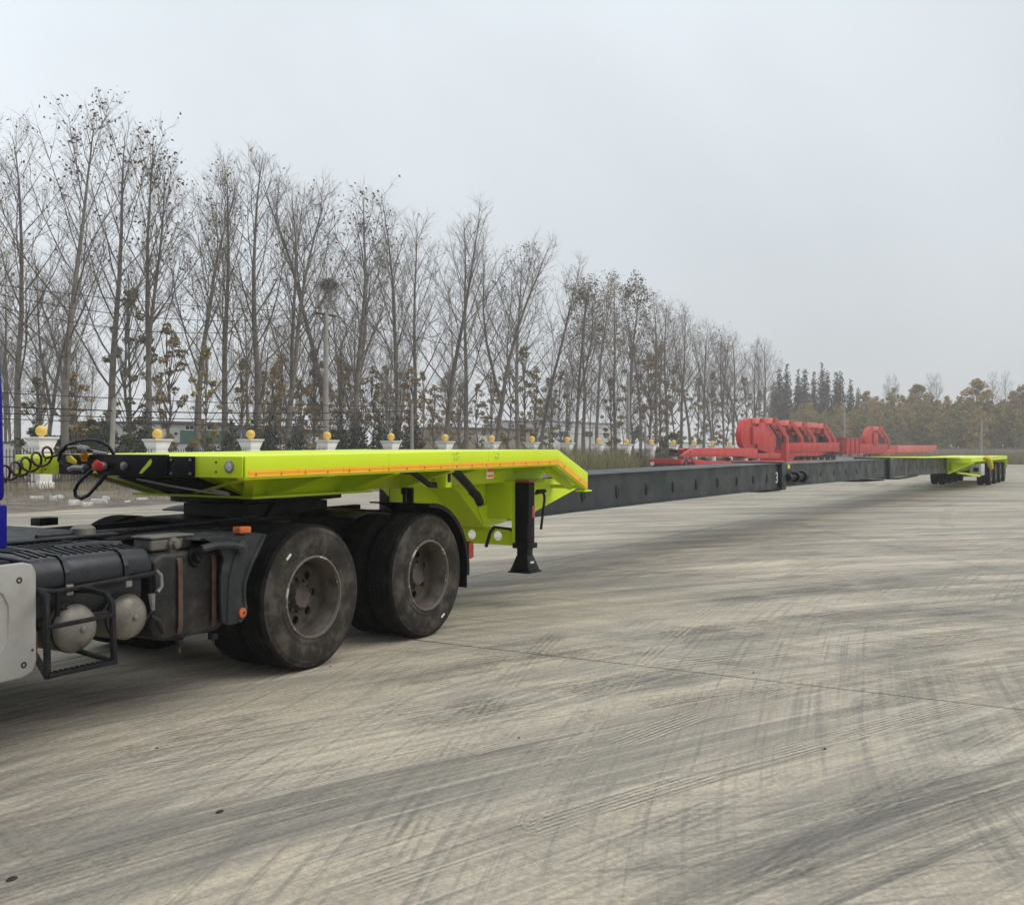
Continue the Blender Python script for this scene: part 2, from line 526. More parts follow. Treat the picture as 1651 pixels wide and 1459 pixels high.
# ================================================================== THE SETTING
def ground_mats():
    # --- concrete of the yard: dusty slabs rubbed by turning tyres
    k = NT('yard_concrete')
    g = k.n('NewGeometry').outputs['Position']
    s = k.n('SeparateXYZ')
    k.put(s.inputs[0], g)
    u, v = s.outputs[0], s.outputs[1]
    wob = k.math('MULTIPLY', k.math('SUBTRACT', k.noise(g, 0.10, 2.0), 0.5), 0.8)

    def arc(cx, cy, fr, fa, seed, detail=3.0, rough=0.6):
        du = k.math('SUBTRACT', u, cx)
        dv = k.math('SUBTRACT', v, cy)
        r = k.math('SQRT', k.math('ADD', k.math('MULTIPLY', du, du), k.math('MULTIPLY', dv, dv)))
        r = k.math('ADD', r, wob)
        R0 = max(6.0, math.hypot(cx - 5, cy - 2))
        a = k.math('MULTIPLY', k.math('ARCTAN2', dv, du), R0)
        return k.noise(k.vec(k.math('MULTIPLY', r, fr), k.math('MULTIPLY', a, fa), seed), 1.0, detail, rough)

    def mask(seed, scale, a, b):
        return k.rng(k.noise(k.vec(u, v, seed), scale, 2.0), a, b)

    pt = arc(-3.7, -18.5, 1.15, 0.28, 71.0, 4.0, 0.62)
    pt2 = arc(-8.0, -26.0, 2.6, 0.50, 73.0, 4.0, 0.62)
    c = k.mix(k.rng(pt, 0.36, 0.64), rgb((0.285, 0.258, 0.210)), rgb((0.560, 0.488, 0.372)))
    c = k.mix(k.rng(pt2, 0.54, 0.70, 0.0, 0.75), c, rgb((0.640, 0.550, 0.400)))
    c = k.mix(k.rng(k.noise(k.vec(u, v, 9.0), 0.22, 3.0, 0.6), 0.48, 0.75, 0.0, 0.5), c, rgb((0.33, 0.315, 0.28)))
    c = k.mix(k.rng(k.noise(k.vec(u, v, 12.0), 1.6, 5.0, 0.65, 0.6), 0.52, 0.70, 0.0, 0.45), c, rgb((0.28, 0.265, 0.235)))
    grime = (0.095, 0.090, 0.081)
    #        centre         across  along  seed  mask scale  from  to   strength
    for (cx, cy, fr, fa, sd, ms, lo, hi, st) in (
            (-3.7, -18.5, 2.6, 0.13, 1.0, 0.16, 0.28, 0.54, 0.80),
            (-11., -33., 2.0, 0.10, 2.0, 0.11, 0.34, 0.58, 0.75),
            (3.0, -12., 3.4, 0.16, 3.0, 0.18, 0.44, 0.64, 0.60),
            (13.8, -27.8, 3.0, 0.12, 4.0, 0.20, 0.44, 0.64, 0.50),
            (-24., 14.0, 3.6, 0.20, 5.0, 0.24, 0.50, 0.68, 0.40),
            (40., 60., 2.0, 0.07, 6.0, 0.10, 0.36, 0.58, 0.75)):
        m = mask(sd * 7.3, ms, lo, hi)
        f1 = k.rng(arc(cx, cy, fr, fa, sd), 0.43, 0.66)
        f2 = k.rng(arc(cx, cy, fr * 7.5, fa * 1.3, sd + 20, 2.0), 0.42, 0.66)
        f = k.math('MULTIPLY', k.math('MULTIPLY', f1, k.math('ADD', k.math('MULTIPLY', f2, 0.70), 0.30)), k.math('MULTIPLY', m, st))
        c = k.mix(f, c, rgb(grime))
    # fine scrub lines, dark and pale, everywhere
    for (cx, cy, fr, fa, sd, st, ms, lo, hi, col) in (
            (-3.7, -18.5, 22.0, 0.30, 31.0, 0.55, 0.30, 0.30, 0.56, (0.15, 0.143, 0.122)),
            (-3.7, -18.5, 46.0, 0.60, 35.0, 0.50, 0.45, 0.34, 0.58, (0.15, 0.143, 0.122)),
            (13.8, -27.8, 26.0, 0.45, 37.0, 0.65, 0.30, 0.36, 0.56, (0.15, 0.143, 0.122)),
            (4.0, -9.0, 18.0, 0.30, 41.0, 0.55, 0.40, 0.44, 0.62, (0.58, 0.53, 0.43)),
            (-11., -33., 30.0, 0.30, 43.0, 0.50, 0.35, 0.40, 0.60, (0.57, 0.52, 0.42)),
            (-30., 2.0, 24.0, 0.60, 47.0, 0.60, 0.30, 0.42, 0.60, (0.16, 0.15, 0.13)),
            (30., 22.0, 26.0, 0.60, 49.0, 0.60, 0.30, 0.42, 0.60, (0.16, 0.15, 0.13))):
        f = k.rng(arc(cx, cy, fr, fa, sd, 3.0), 0.48, 0.70, 0.0, st)
        c = k.mix(k.math('MULTIPLY', f, mask(sd * 3.1, ms, lo, hi)), c, rgb(col))
    # pale scraped patches and dark oily spots
    c = k.mix(k.rng(k.noise(k.vec(u, v, 51.0), 0.9, 6.0, 0.7), 0.64, 0.74, 0.0, 0.42), c, rgb((0.58, 0.545, 0.47)))
    c = k.mix(k.rng(k.noise(k.vec(k.math('MULTIPLY', u, 0.35), v, 61.0), 0.65, 4.0, 0.6), 0.69, 0.76, 0.0, 0.45), c, rgb((0.10, 0.092, 0.080)))
    # grain
    gr = k.noise(g, 38.0, 6.0, 0.8)
    c = k.mix(k.rng(gr, 0.30, 0.70, 0.0, 1.0), k.mix(1.0, c, rgb((0.72, 0.72, 0.72)), 'MULTIPLY'), k.mix(1.0, c, rgb((1.22, 1.22, 1.20)), 'MULTIPLY'))
    c = k.mix(k.rng(k.noise(g, 7.0, 5.0, 0.7), 0.52, 0.72, 0.0, 0.30), c, rgb((0.20, 0.19, 0.165)))
    # slabs were poured on different days
    oi = k.n('ObjectInfo').outputs['Random']
    c = k.mix(1.0, c, k.mix(oi, rgb((0.95, 0.95, 0.95)), rgb((1.04, 1.03, 1.02))), 'MULTIPLY')
    k.put(k.b.inputs['Base Color'], c)
    k.put(k.b.inputs['Roughness'], k.rng(gr, 0.3, 0.7, 0.70, 0.92))
    k.bump(k.math('ADD', gr, k.math('MULTIPLY', k.noise(g, 9.0, 3.0), 0.6)), 0.35, 0.006)
    MATS['yard_concrete'] = k.m
    # --- bare dirt
    k = NT('dirt')
    g = k.n('NewGeometry').outputs['Position']
    c = k.mix(k.rng(k.noise(g, 0.8, 5.0, 0.65), 0.35, 0.65), rgb((0.085, 0.070, 0.055)), rgb((0.19, 0.155, 0.115)))
    c = k.mix(k.rng(k.noise(g, 5.0, 5.0, 0.7), 0.50, 0.72, 0.0, 0.6), c, rgb((0.27, 0.235, 0.18)))
    k.put(k.b.inputs['Base Color'], c)
    k.b.inputs['Roughness'].default_value = 0.95
    k.bump(k.noise(g, 12.0, 5.0, 0.7), 0.8, 0.05)
    MATS['dirt'] = k.m
    k = NT('field_soil')
    g = k.n('NewGeometry').outputs['Position']
    c = k.mix(k.rng(k.noise(g, 0.25, 5.0, 0.65), 0.35, 0.65), rgb((0.12, 0.115, 0.060)), rgb((0.21, 0.175, 0.11)))
    k.put(k.b.inputs['Base Color'], c)
    k.b.inputs['Roughness'].default_value = 0.95
    MATS['field_soil'] = k.m
    # --- tyre marks: worn rubber film, broken up
    k = NT('rubber_film')
    g = k.n('NewGeometry').outputs['Position']
    k.b.inputs['Base Color'].default_value = (0.085, 0.083, 0.078, 1)
    k.b.inputs['Roughness'].default_value = 0.85
    a = k.math('MULTIPLY', k.rng(k.noise(g, 1.3, 4.0, 0.65), 0.36, 0.60, 0.0, 1.0), k.rng(k.noise(g, 28.0, 3.0, 0.7), 0.30, 0.62, 0.15, 1.0))
    a = k.math('MULTIPLY', a, k.rng(k.noise(k.vec(0.0, 0.0, 3.0), 1.0), 0.0, 1.0, 0.5, 0.5))
    k.put(k.b.inputs['Alpha'], k.math('MULTIPLY', a, 0.55, clamp=True))
    MATS['rubber_film'] = k.m


ground_mats()

# the base sheet out to the horizon, slabs of the yard on it
GR = MB().box(-900, 1400, -1300, 1300, -0.6, -0.16).build('ground', 'dirt')
GR['kind'] = 'structure'

SU, SV = 5.5, 8.4
U0, V0 = 7.2, -1.4
slab_me = {}


def slab_mesh(key):
    if key not in slab_me:
        g = 0.004
        o = MB().box(-SU / 2 + 0.016, SU / 2 - 0.016, -SV / 2 + 0.012, SV / 2 - 0.012, -0.12, 0.0).build('concrete_slab', 'yard_concrete', bevel=0.004, seg=1)
        slab_me[key] = o.data
        COL.objects.unlink(o)
        bpy.data.objects.remove(o)
    return slab_me[key]


rs = random.Random(4)
for i in range(-4, 19):
    for j in range(-6, 3):
        o = bpy.data.objects.new('concrete_slab', slab_mesh(0))
        o.location = (U0 + (i + 0.5) * SU, V0 + (j + 0.5) * SV, rs.uniform(-0.004, 0.0))
        o.parent = GR
        COL.objects.link(o)
UE = U0 + 19 * SU
VE = V0 + 3 * SV          # 23.8: the fence side edge of the yard
# the yard behind the red machines and beyond, too far away to tell the slabs apart
m = MB()
m.box(62.2, UE - 0.005, VE + 0.005, 31.0, -0.12, -0.002)
m.box(UE + 0.005, 194, 22.0, 31.0, -0.12, -0.002)
m.build('concrete_apron', 'yard_concrete')['kind'] = 'structure'
# the verge between yard and fence, slightly uneven
def sheet(name, x0, x1, y0, y1, nx, ny, z0, amp, material, seed):
    r = random.Random(seed)
    vs = [(x0 + (x1 - x0) * a / nx, y0 + (y1 - y0) * b / ny, z0 + (r.uniform(-amp, amp) if 0 < b < ny else 0)) for b in range(ny + 1) for a in range(nx + 1)]
    fs = [(b * (nx + 1) + a, b * (nx + 1) + a + 1, (b + 1) * (nx + 1) + a + 1, (b + 1) * (nx + 1) + a) for b in range(ny) for a in range(nx)]
    o = raw_mesh(name, vs, fs, material, smooth=True)
    o['kind'] = 'structure'
    return o


sheet('verge', -60, 62.1, VE + 0.01, 44.0, 120, 20, -0.01, 0.06, 'dirt', 1)
sheet('verge', 62.1, 330, 31.01, 130.0, 100, 30, -0.03, 0.06, 'dirt', 2)
sheet('wood_floor', -60, 62.1, 44.0, 160.0, 60, 40, -0.01, 0.10, 'dirt', 3)
sheet('grass_field', UE + 0.02, 194, -190, 21.99, 60, 80, -0.03, 0.08, 'field_soil', 5)
sheet('grass_field', 194.02, 320, -190, 30.99, 40, 60, -0.03, 0.08, 'field_soil', 6)

# tyre marks: ribbed tracks swept round the yard, a film 4 mm above the slabs
k = NT('dust_film')
g_ = k.n('NewGeometry').outputs['Position']
k.b.inputs['Base Color'].default_value = (0.56, 0.51, 0.41, 1)
k.b.inputs['Roughness'].default_value = 0.95
a_ = k.math('MULTIPLY', k.rng(k.noise(g_, 1.5, 4.0, 0.65), 0.40, 0.62, 0.0, 0.55), k.rng(k.noise(g_, 30.0, 3.0, 0.7), 0.30, 0.62, 0.2, 1.0))
k.put(k.b.inputs['Alpha'], a_)
MATS['dust_film'] = k.m
vs, fs = [], []
rt = random.Random(11)


def track(cx, cy, R, a0, a1, width, ribs):
    n = max(6, int(abs(a1 - a0) * R / 0.5))
    for k in range(ribs):
        r = R + width * (k + 0.5) / ribs - width / 2
        hw = width / ribs * rt.uniform(0.16, 0.30)
        b = len(vs)
        for i in range(n + 1):
            t = a0 + (a1 - a0) * i / n
            for q in (-hw, hw):
                vs.append((cx + (r + q) * math.cos(t), cy + (r + q) * math.sin(t), 0.004))
        for i in range(n):
            fs.append((b + 2 * i, b + 2 * i + 1, b + 2 * i + 3, b + 2 * i + 2))


def sweep():
    typ = rt.random()
    if typ < 0.80:                      # the long sweep past the truck
        cx, cy = -3.7 + rt.uniform(-5, 5), -18.5 + rt.uniform(-9, 5)
        x, y = rt.uniform(2, 22), rt.uniform(-5, 4.5)
    elif typ < 0.87:                    # the crossing sweep
        cx, cy = 13.8 + rt.uniform(-5, 5), -27.8 + rt.uniform(-6, 6)
        x, y = rt.uniform(2, 14), rt.uniform(-3, 4)
    elif typ < 0.95:                    # out in the yard
        cx, cy = rt.uniform(0, 60), rt.uniform(-80, -35)
        x, y = rt.uniform(14, 60), rt.uniform(-10, 5)
    else:                               # tight turns
        cx, cy = rt.uniform(0, 30), rt.uniform(-16, -8)
        x, y = rt.uniform(6, 40), rt.uniform(-4, 4)
    R = math.hypot(x - cx, y - cy)
    a = math.atan2(y - cy, x - cx)
    ln = rt.uniform(1.5, 7.0) / R
    track(cx, cy, R, a - ln, a + ln, rt.choice((0.20, 0.24, 0.28)), rt.choice((4, 5, 5, 6, 7)))


for i in range(130):
    sweep()
o = raw_mesh('tyre_marks', vs, fs, 'rubber_film', kind='stuff')
o['label'] = 'dark ribbed tyre marks curving over the concrete yard'

vs, fs = [], []
for i in range(46):
    sweep()
vs = [(p[0], p[1], 0.008) for p in vs]
o = raw_mesh('dust_tracks', vs, fs, 'dust_film', kind='stuff')
o['label'] = 'pale dusty ribbed wheel tracks over the concrete yard'

# ================================================================== WHEELS
def ring_with_holes(mb, yc, r1, r2, holes, r0, rh, depth, n=16):
    """A disc face (facing -y at y=yc) from r1 to r2 with real round hand holes whose walls run back by depth."""
    vs, fs = [], []
    dl = PI / holes
    for h in range(holes):
        t0 = 2 * PI * h / holes
        b = len(vs)
        for k in range(n):
            a = 2 * PI * k / n
            ca, sa = math.cos(a), math.sin(a)
            q = 1.0 / max(abs(ca), abs(sa))
            sx, sy = ca * q, sa * q                      # on the unit square
            rr = r0 + (r2 - r0) * sx if sx > 0 else r0 + (r0 - r1) * sx
            tt = t0 + dl * sy
            vs.append((rr * math.cos(tt), yc, rr * math.sin(tt)))
            cx, cz = r0 * math.cos(t0), r0 * math.sin(t0)
            er, et = (math.cos(t0), math.sin(t0)), (-math.sin(t0), math.cos(t0))
            hx, hz = cx + rh * (ca * er[0] + sa * et[0]), cz + rh * (ca * er[1] + sa * et[1])
            vs.append((hx, yc, hz))
            vs.append((hx, yc + depth, hz))
        for k in range(n):
            k2 = (k + 1) % n
            fs.append((b + 3 * k, b + 3 * k2, b + 3 * k2 + 1, b + 3 * k + 1))
            fs.append((b + 3 * k + 1, b + 3 * k2 + 1, b + 3 * k2 + 2, b + 3 * k + 2))
    mb.add(vs, fs)


def tyre_profile(R, w, rim):
    """(radius, y) from the outer bead round the tread to the inner bead; outer face towards -y at y=0."""
    p = [(rim, 0.020), (rim + 0.012, 0.006), (rim + 0.035, 0.001), (rim + 0.050, 0.000), (rim + 0.054, 0.004), (rim + 0.066, 0.002),
         (rim + 0.10, -0.005), (rim + 0.14, -0.004), (R - 0.062, 0.004), (R - 0.058, 0.001), (R - 0.046, 0.006), (R - 0.042, 0.010), (R - 0.022, 0.016), (R - 0.008, 0.026)]
    return p


def wheel_meshes(R, w, rim, nseg=72):
    """outer tyre wall, tread, rim, lip, hub of one outer dual wheel in its own frame (axis y, outer face at y=0)."""
    out = {}
    p = tyre_profile(R, w, rim)
    back = [(r, w - y) for r, y in reversed(p)]
    tp = [(R - 0.008, 0.026)]
    y = 0.034
    tp.append((R, y))
    for g in (0.24, 0.41, 0.59, 0.76):
        yy = w * g
        tp += [(R, yy - 0.007), (R - 0.013, yy - 0.004), (R - 0.013, yy + 0.004), (R, yy + 0.007)]
    tp += [(R, w - 0.034), (R - 0.008, w - 0.026)]
    out['tyre'] = MB().lathe(p + tp[1:-1] + back, (0, 0, 0), 'Y', nseg, caps=False)
    out['sidewall'] = p
    return out


def dual_wheel(parent, loc, R=0.54, w=0.285, rim=0.300, name='wheel', mud=True, label=None):
    """outer wheel with concave disc, and the inner tyre behind it."""
    x, y, z = loc
    wh = bpy.data.objects.new(name, None)
    COL.objects.link(wh)
    wh.location = loc
    wh.parent = parent
    if label:
        wh['label'] = label
    W = wheel_meshes(R, w, rim)
    p = tyre_profile(R, w, rim)
    tyre = W['tyre']
    o = tyre.build('tyre', 'tyre_rubber', wh, smooth=True, angle=30)
    o.data.materials.append(MATS['tread_rubber'])
    for f in o.data.polygons:
        c = f.center
        if math.hypot(c.x, c.z) > R - 0.018:
            f.material_index = 1
    MB().lathe(p + [(R - 0.008, 0.03), (R, 0.04), (R, w - 0.04), (R - 0.01, w - 0.02), (rim + .06, w), (rim, w - .02)], (0, w + 0.075, 0), 'Y', 48, caps=False).build('inner_tyre', 'tread_rubber', wh, smooth=True, angle=30)
    # rim: lip, deep barrel, disc with hand holes, hub
    d = 0.195
    MB().lathe([(rim + 0.002, 0.028), (rim + 0.010, 0.010), (rim + 0.006, 0.000), (rim - 0.006, -0.002), (rim - 0.012, 0.010), (rim - 0.014, 0.030)], (0, 0, 0), 'Y', 64, closed=True).build('rim_lip', 'rim_lip', wh, smooth=True)
    mb = MB()
    mb.lathe([(rim - 0.0135, 0.020), (rim - 0.018, 0.034), (rim - 0.034, 0.052), (rim - 0.037, 0.150), (rim - 0.045, d - 0.014), (rim - 0.058, d)], (0, 0, 0), 'Y', 64, caps=False)
    mb.build('rim_barrel', 'rim_steel', wh, smooth=True)
    mb = MB()
    ring_with_holes(mb, d - 0.004, 0.135, rim - 0.058, 8, 0.190, 0.034, 0.02)
    mb.build('rim_disc', 'rim_steel', wh, smooth=False)
    MB().lathe([(rim - 0.03, d + 0.02), (0.01, d + 0.02)], (0, 0, 0), 'Y', 32).build('brake_drum', 'black_paint', wh)
    mb = MB()
    mb.lathe([(0.137, d - 0.002), (0.132, d - 0.012), (0.112, d - 0.020), (0.100, d - 0.052), (0.092, d - 0.080), (0.085, d - 0.084), (0.078, d - 0.076), (0.03, d - 0.074), (0.0, d - 0.074)], (0, 0, 0), 'Y', 40)
    hub = mb.build('hub', 'rim_steel', wh, smooth=True, angle=35)
    mb = MB()
    for k in range(10):
        t = 2 * PI * (k + 0.5) / 10
        mb.lathe([(0.016, d - 0.012), (0.015, d - 0.040), (0.009, d - 0.046), (0.0, d - 0.046)], (0.118 * math.cos(t), 0, 0.118 * math.sin(t)), 'Y', 8)
        mb.lathe([(0.009, d - 0.078), (0.008, d - 0.090), (0.0, d - 0.090)], (0.087 * math.cos(t), 0, 0.087 * math.sin(t)), 'Y', 6)
    o = mb.build('wheel_nuts', 'rim_steel', wh, smooth=True, kind='stuff')
    return wh


# ================================================================== THE TRACTOR UNIT
TO = Vector((6.0, 6.2, 0.0))
TR = thing('tractor_truck', 'dirty tractor truck with blue cab coupled under the front of the lime trailer', 'truck', TO)
off = -TO


def T():
    return MB(off)


# cab (mostly beyond the left edge of the picture)
cab = T()
cab.prism([(3.335, 1.365), (3.325, 1.9), (3.285, 2.60), (3.22, 3.35), (1.1, 3.45), (0.95, 2.4), (0.80, 1.55), (0.80, 0.62), (1.4, 0.55), (1.9, 1.365)], 4.99, 7.41)
cab.build('cab', 'blue_paint', TR, bevel=0.04, seg=3)
T().box(2.05, 3.345, 5.0, 7.4, 1.12, 1.352).build('cab_rear_panel', 'blue_paint', TR, bevel=0.015)
T().prism([(1.15, 1.75), (2.05, 1.75), (2.05, 2.45), (1.32, 2.45)], 4.978, 4.99).build('side_window', 'cab_glass', TR)
T().box(0.73, 0.79, 5.05, 7.35, 0.45, 0.85).build('bumper', 'blue_paint', TR, bevel=0.02)
T().box(0.9, 3.30, 5.75, 6.65, 0.86, 1.10).build('engine_tunnel', 'soiled_black', TR, bevel=0.02)
for yy in (5.06, 7.34):
    s = 1 if yy < 6.2 else -1
    fw = T()
    prof = [(r, yy + s * q - 0) for r, q in tyre_profile(0.53, 0.30, 0.30)] + [(0.53, yy + s * 0.06), (0.53, yy + s * 0.25), (0.36, yy + s * 0.30), (0.30, yy + s * 0.28)]
    fw.lathe(prof, (2.0, 0, 0.53), 'Y', 48)
    wh = fw.build('wheel', 'tread_rubber', TR, smooth=True)

# chassis
for y0, y1 in ((5.79, 5.86), (6.54, 6.61)):
    T().box(0.9, 8.25, y0, y1, 0.80, 1.075).build('frame_rail', 'soiled_black', TR, bevel=0.008)
for k, xx in enumerate((3.5, 4.6, 5.15, 6.6, 8.15)):
    T().box(xx - 0.06, xx + 0.06, 5.865, 6.535, 0.84, 1.03).build('cross_member', 'soiled_black', TR)
T().box(3.40, 4.55, 5.62, 6.95, 1.078, 1.092).build('catwalk', 'dusty_fender', TR, bevel=0.003)
for xx in (5.868, 7.363):
    T().lathe([(0.075, 5.45), (0.075, 5.95), (0.17, 6.08), (0.19, 6.2), (0.17, 6.32), (0.075, 6.45), (0.075, 6.95)], (xx, 0, 0.54), 'Y', 20).build('axle', 'soiled_black', TR, smooth=True)
    for yy in (5.79, 6.54):
        T().tube([(xx - 0.55, yy + .04, 0.66), (xx - 0.3, yy + .04, 0.62), (xx, yy + .04, 0.64), (xx + .3, yy + .04, 0.62), (xx + .55, yy + .04, 0.66)], 0.045, 6).build('leaf_spring', 'soiled_black', TR, smooth=True)
T().tube([(5.0, 6.2, 0.72), (6.0, 6.2, 0.60)], 0.055, 10).build('drive_shaft', 'soiled_black', TR, smooth=True)

# far side tank, drivetrain and exhaust, unseen, added to block light under the truck
T().prism([(3.5, 0.40), (5.0, 0.40), (5.0, 1.0), (3.5, 1.0)], 6.72, 7.36).build('added_fuel_tank', 'dirty_tank', TR, bevel=0.06, seg=4)
T().prism([(3.0, 0.55), (4.6, 0.62), (4.6, 0.95), (3.0, 1.05)], 5.90, 6.50).build('added_gearbox', 'soiled_black', TR, bevel=0.05)
T().tube([(2.4, 6.55, 0.48), (3.4, 6.55, 0.48)], 0.17, 16).build('added_silencer', 'soiled_black', TR, smooth=True)
T().prism([(0.95, 0.38), (2.9, 0.38), (2.9, 0.85), (0.95, 0.85)], 5.45, 6.95).build('added_engine_block', 'soiled_black', TR, bevel=0.05)
# wheels: near side, far side turned round
wn = dual_wheel(TR, (5.868 - 6, 5.085 - 6.2, 0.54), label='front near dual wheel with brown dusty rim')
w2 = copy_tree(wn, TR)
w2.location = (7.363 - 6, 5.085 - 6.2, 0.54)
w2.rotation_euler = (0, 0.55, 0)
w2['label'] = 'rear near dual wheel with a scraped rim'
for i, xx in enumerate((5.868, 7.363)):
    c = copy_tree(wn, TR)
    c.location = (xx - 6, 7.315 - 6.2, 0.54)
    c.rotation_euler = (0, 0.3 * i, PI)
    c['label'] = 'dual wheel on the far side of the truck'
for (pw, t, rr, lab) in ((wn, 2.30, 0.435, 0), (w2, -1.08, 0.43, 1)):
    a = t + (0.55 if lab else 0)
    cx, cz = rr * math.cos(a), rr * math.sin(a)
    MB().bar((cx - 0.028 * math.sin(a), -0.0065, cz + .028 * math.cos(a)), (cx + 0.028 * math.sin(a), -0.0065, cz - .028 * math.cos(a)), 0.014, 0.010, (0, 1, 0)).build('chalk_mark', 'white_label', pw)

# fifth wheel
f5 = T()
f5.prism([(5.86, 5.78), (6.75, 5.70), (7.0, 5.76), (7.02, 5.95), (6.75, 6.10), (6.75, 6.30), (7.02, 6.45), (7.0, 6.64), (6.75, 6.70), (5.86, 6.62), (5.80, 6.45), (5.80, 5.95)], 1.215, 1.262, 'XY')
f5o = f5.build('fifth_wheel', 'black_paint', TR, bevel=0.008)
f5 = T()
f5.prism([(6.1, 1.075), (6.75, 1.075), (6.60, 1.21), (6.22, 1.21)], 5.80, 5.90)
f5.prism([(6.1, 1.075), (6.75, 1.075), (6.60, 1.21), (6.22, 1.21)], 6.50, 6.60)
f5.box(5.55, 7.3, 5.74, 6.66, 1.078, 1.10)
f5.box(5.95, 6.9, 5.84, 6.56, 1.10, 1.20)
f5.build('fifth_wheel_bracket', 'black_paint', TR)

# mudguards
def guard(c, R, a0, a1, y0, y1, name, material, th=0.012, n=16, lip=0.035, label=None):
    mb = T()
    vs, fs = [], []
    for i in range(n + 1):
        t = rad(a0 + (a1 - a0) * i / n)
        for (r, y) in ((R, y0), (R, y1), (R - th, y1), (R - th, y0)):
            vs.append((c[0] + r * math.cos(t), y, c[1] + r * math.sin(t)))
    for i in range(n):
        for k in range(4):
            k2 = (k + 1) % 4
            fs.append((4 * i + k, 4 * i + k2, 4 * i + 4 + k2, 4 * i + 4 + k))
    fs.append((0, 1, 2, 3))
    fs.append((4 * n + 3, 4 * n + 2, 4 * n + 1, 4 * n))
    mb.add(vs, fs)
    if lip:
        vs, fs = [], []
        for i in range(n + 1):
            t = rad(a0 + (a1 - a0) * i / n)
            for (r, y) in ((R + .004, y0 - .014), (R + .004, y0 - .001), (R - lip, y0 - .001), (R - lip, y0 - .014)):
                vs.append((c[0] + r * math.cos(t), y, c[1] + r * math.sin(t)))
        for i in range(n):
            for k in range(4):
                k2 = (k + 1) % 4
                fs.append((4 * i + k, 4 * i + k2, 4 * i + 4 + k2, 4 * i + 4 + k))
        fs.append((0, 1, 2, 3))
        fs.append((4 * n + 3, 4 * n + 2, 4 * n + 1, 4 * n))
        mb.add(vs, fs)
    return mb.build(name, material, TR, smooth=True, label=label)


guard((7.363, 0.54), 0.625, -6, 92, 5.08, 5.72, 'rear_mudguard', 'black_paint')
T().box(7.975, 7.985, 5.09, 5.70, 0.36, 0.48).build('mud_flap', 'black_paint', TR)
guard((7.363, 0.54), 0.625, -6, 92, 6.70, 7.32, 'rear_mudguard', 'black_paint')
guard((6.615, 0.13), 1.0, 76, 104, 5.12, 5.70, 'middle_mudguard', 'black_paint', lip=0)
guard((6.615, 0.13), 1.0, 76, 104, 6.70, 7.30, 'middle_mudguard', 'black_paint', lip=0)
# tail lamp behind the rear mudguard
tl = T().box(8.16, 8.26, 5.20, 5.46, 0.60, 0.76).build('tail_light', 'black_paint', TR, bevel=0.008)
T().box(8.262, 8.272, 5.21, 5.45, 0.61, 0.75).build('lens', 'red_lens', tl)
T().box(8.17, 8.25, 5.185, 5.199, 0.61, 0.75).build('lens', 'red_lens', tl)
T().box(8.16, 8.25, 5.46, 6.9, 0.64, 0.72).build('rear_beam', 'soiled_black', TR)

# near front mudguard: the moulded quarter with a rolled edge, curling out at the foot
def front_quarter():
    pts = [(4.72, 1.065), (5.02, 1.070), (5.22, 1.066), (5.300, 1.050), (5.235, 0.960), (5.175, 0.877), (5.128, 0.800), (5.102, 0.730), (5.100, 0.650), (5.115, 0.570), (5.108, 0.520), (5.075, 0.490), (5.01, 0.474)]
    vs, fs = [], []
    for (a, b) in pts:
        vs += [(a, 5.045, b), (a, 5.68, b), (a - 0.012, 5.68, b - 0.012), (a - 0.012, 5.045, b - 0.012)]
    m_ = 4
    for i in range(len(pts) - 1):
        for k in range(m_):
            k2 = (k + 1) % m_
            fs.append((m_ * i + k, m_ * i + k2, m_ * i + m_ + k2, m_ * i + m_ + k))
    fs.append(tuple(range(m_)))
    fs.append(tuple((len(pts) - 1) * m_ + k for k in range(m_ - 1, -1, -1)))
    return vs, fs


mq = T()
mq.add(*front_quarter())
# cheek of the moulding: a leaf shape ahead of the tyre
P = [(5.300, 1.052), (5.235, 0.960), (5.175, 0.877), (5.128, 0.800), (5.100, 0.730), (5.096, 0.650), (5.112, 0.570), (5.105, 0.520), (5.075, 0.490), (5.02, 0.474), (4.94, 0.474), (4.885, 0.50), (4.875, 0.62), (4.872, 0.80), (4.90, 0.92), (4.86, 1.0), (4.72, 1.068)]
mq.prism(P, 5.025, 5.045)
mud = mq.build('front_mudguard', 'dusty_fender', TR, bevel=0.006, seg=2, label='dusty dark grey front mudguard')
mb = T()
mb.tube([(5.03, 5.02, 0.480), (5.085, 5.02, 0.52), (5.09, 5.02, 0.57), (5.078, 5.02, 0.65), (5.082, 5.02, 0.735), (5.11, 5.02, 0.80), (5.155, 5.02, 0.877), (5.215, 5.02, 0.96), (5.275, 5.02, 1.045)], 0.012, 6)
mb.tube([(4.93, 5.02, 0.49), (4.935, 5.02, 0.62), (4.945, 5.02, 0.78), (4.99, 5.02, 0.90), (5.05, 5.02, 1.0)], 0.010, 6)
mb.build('edge_roll', 'dusty_fender', mud, smooth=True)
rfo = T().lathe([(0.034, 5.024), (0.034, 5.012), (0.022, 5.008), (0.0, 5.008)], (5.062, 0, 0.540), 'Y', 20).build('reflector', 'orange_lens', TR, smooth=True, label='round orange reflector on the mudguard foot')
T().lathe([(0.008, 5.0075), (0.008, 5.001), (0.0, 5.0)], (5.062, 0, 0.540), 'Y', 8).build('screw', 'dusty_fender', rfo)
T().box(5.02, 5.125, 5.00, 5.07, 1.076, 1.118).build('side_marker', 'orange_lens', TR, bevel=0.006, label='orange marker block on top of the mudguard')
T().tube([(4.70, 5.02, 1.0), (4.80, 4.995, 1.015), (4.95, 4.995, 1.005), (5.03, 4.995, 0.985)], 0.026, 8).build('brace_tube', 'dusty_fender', TR, smooth=True)
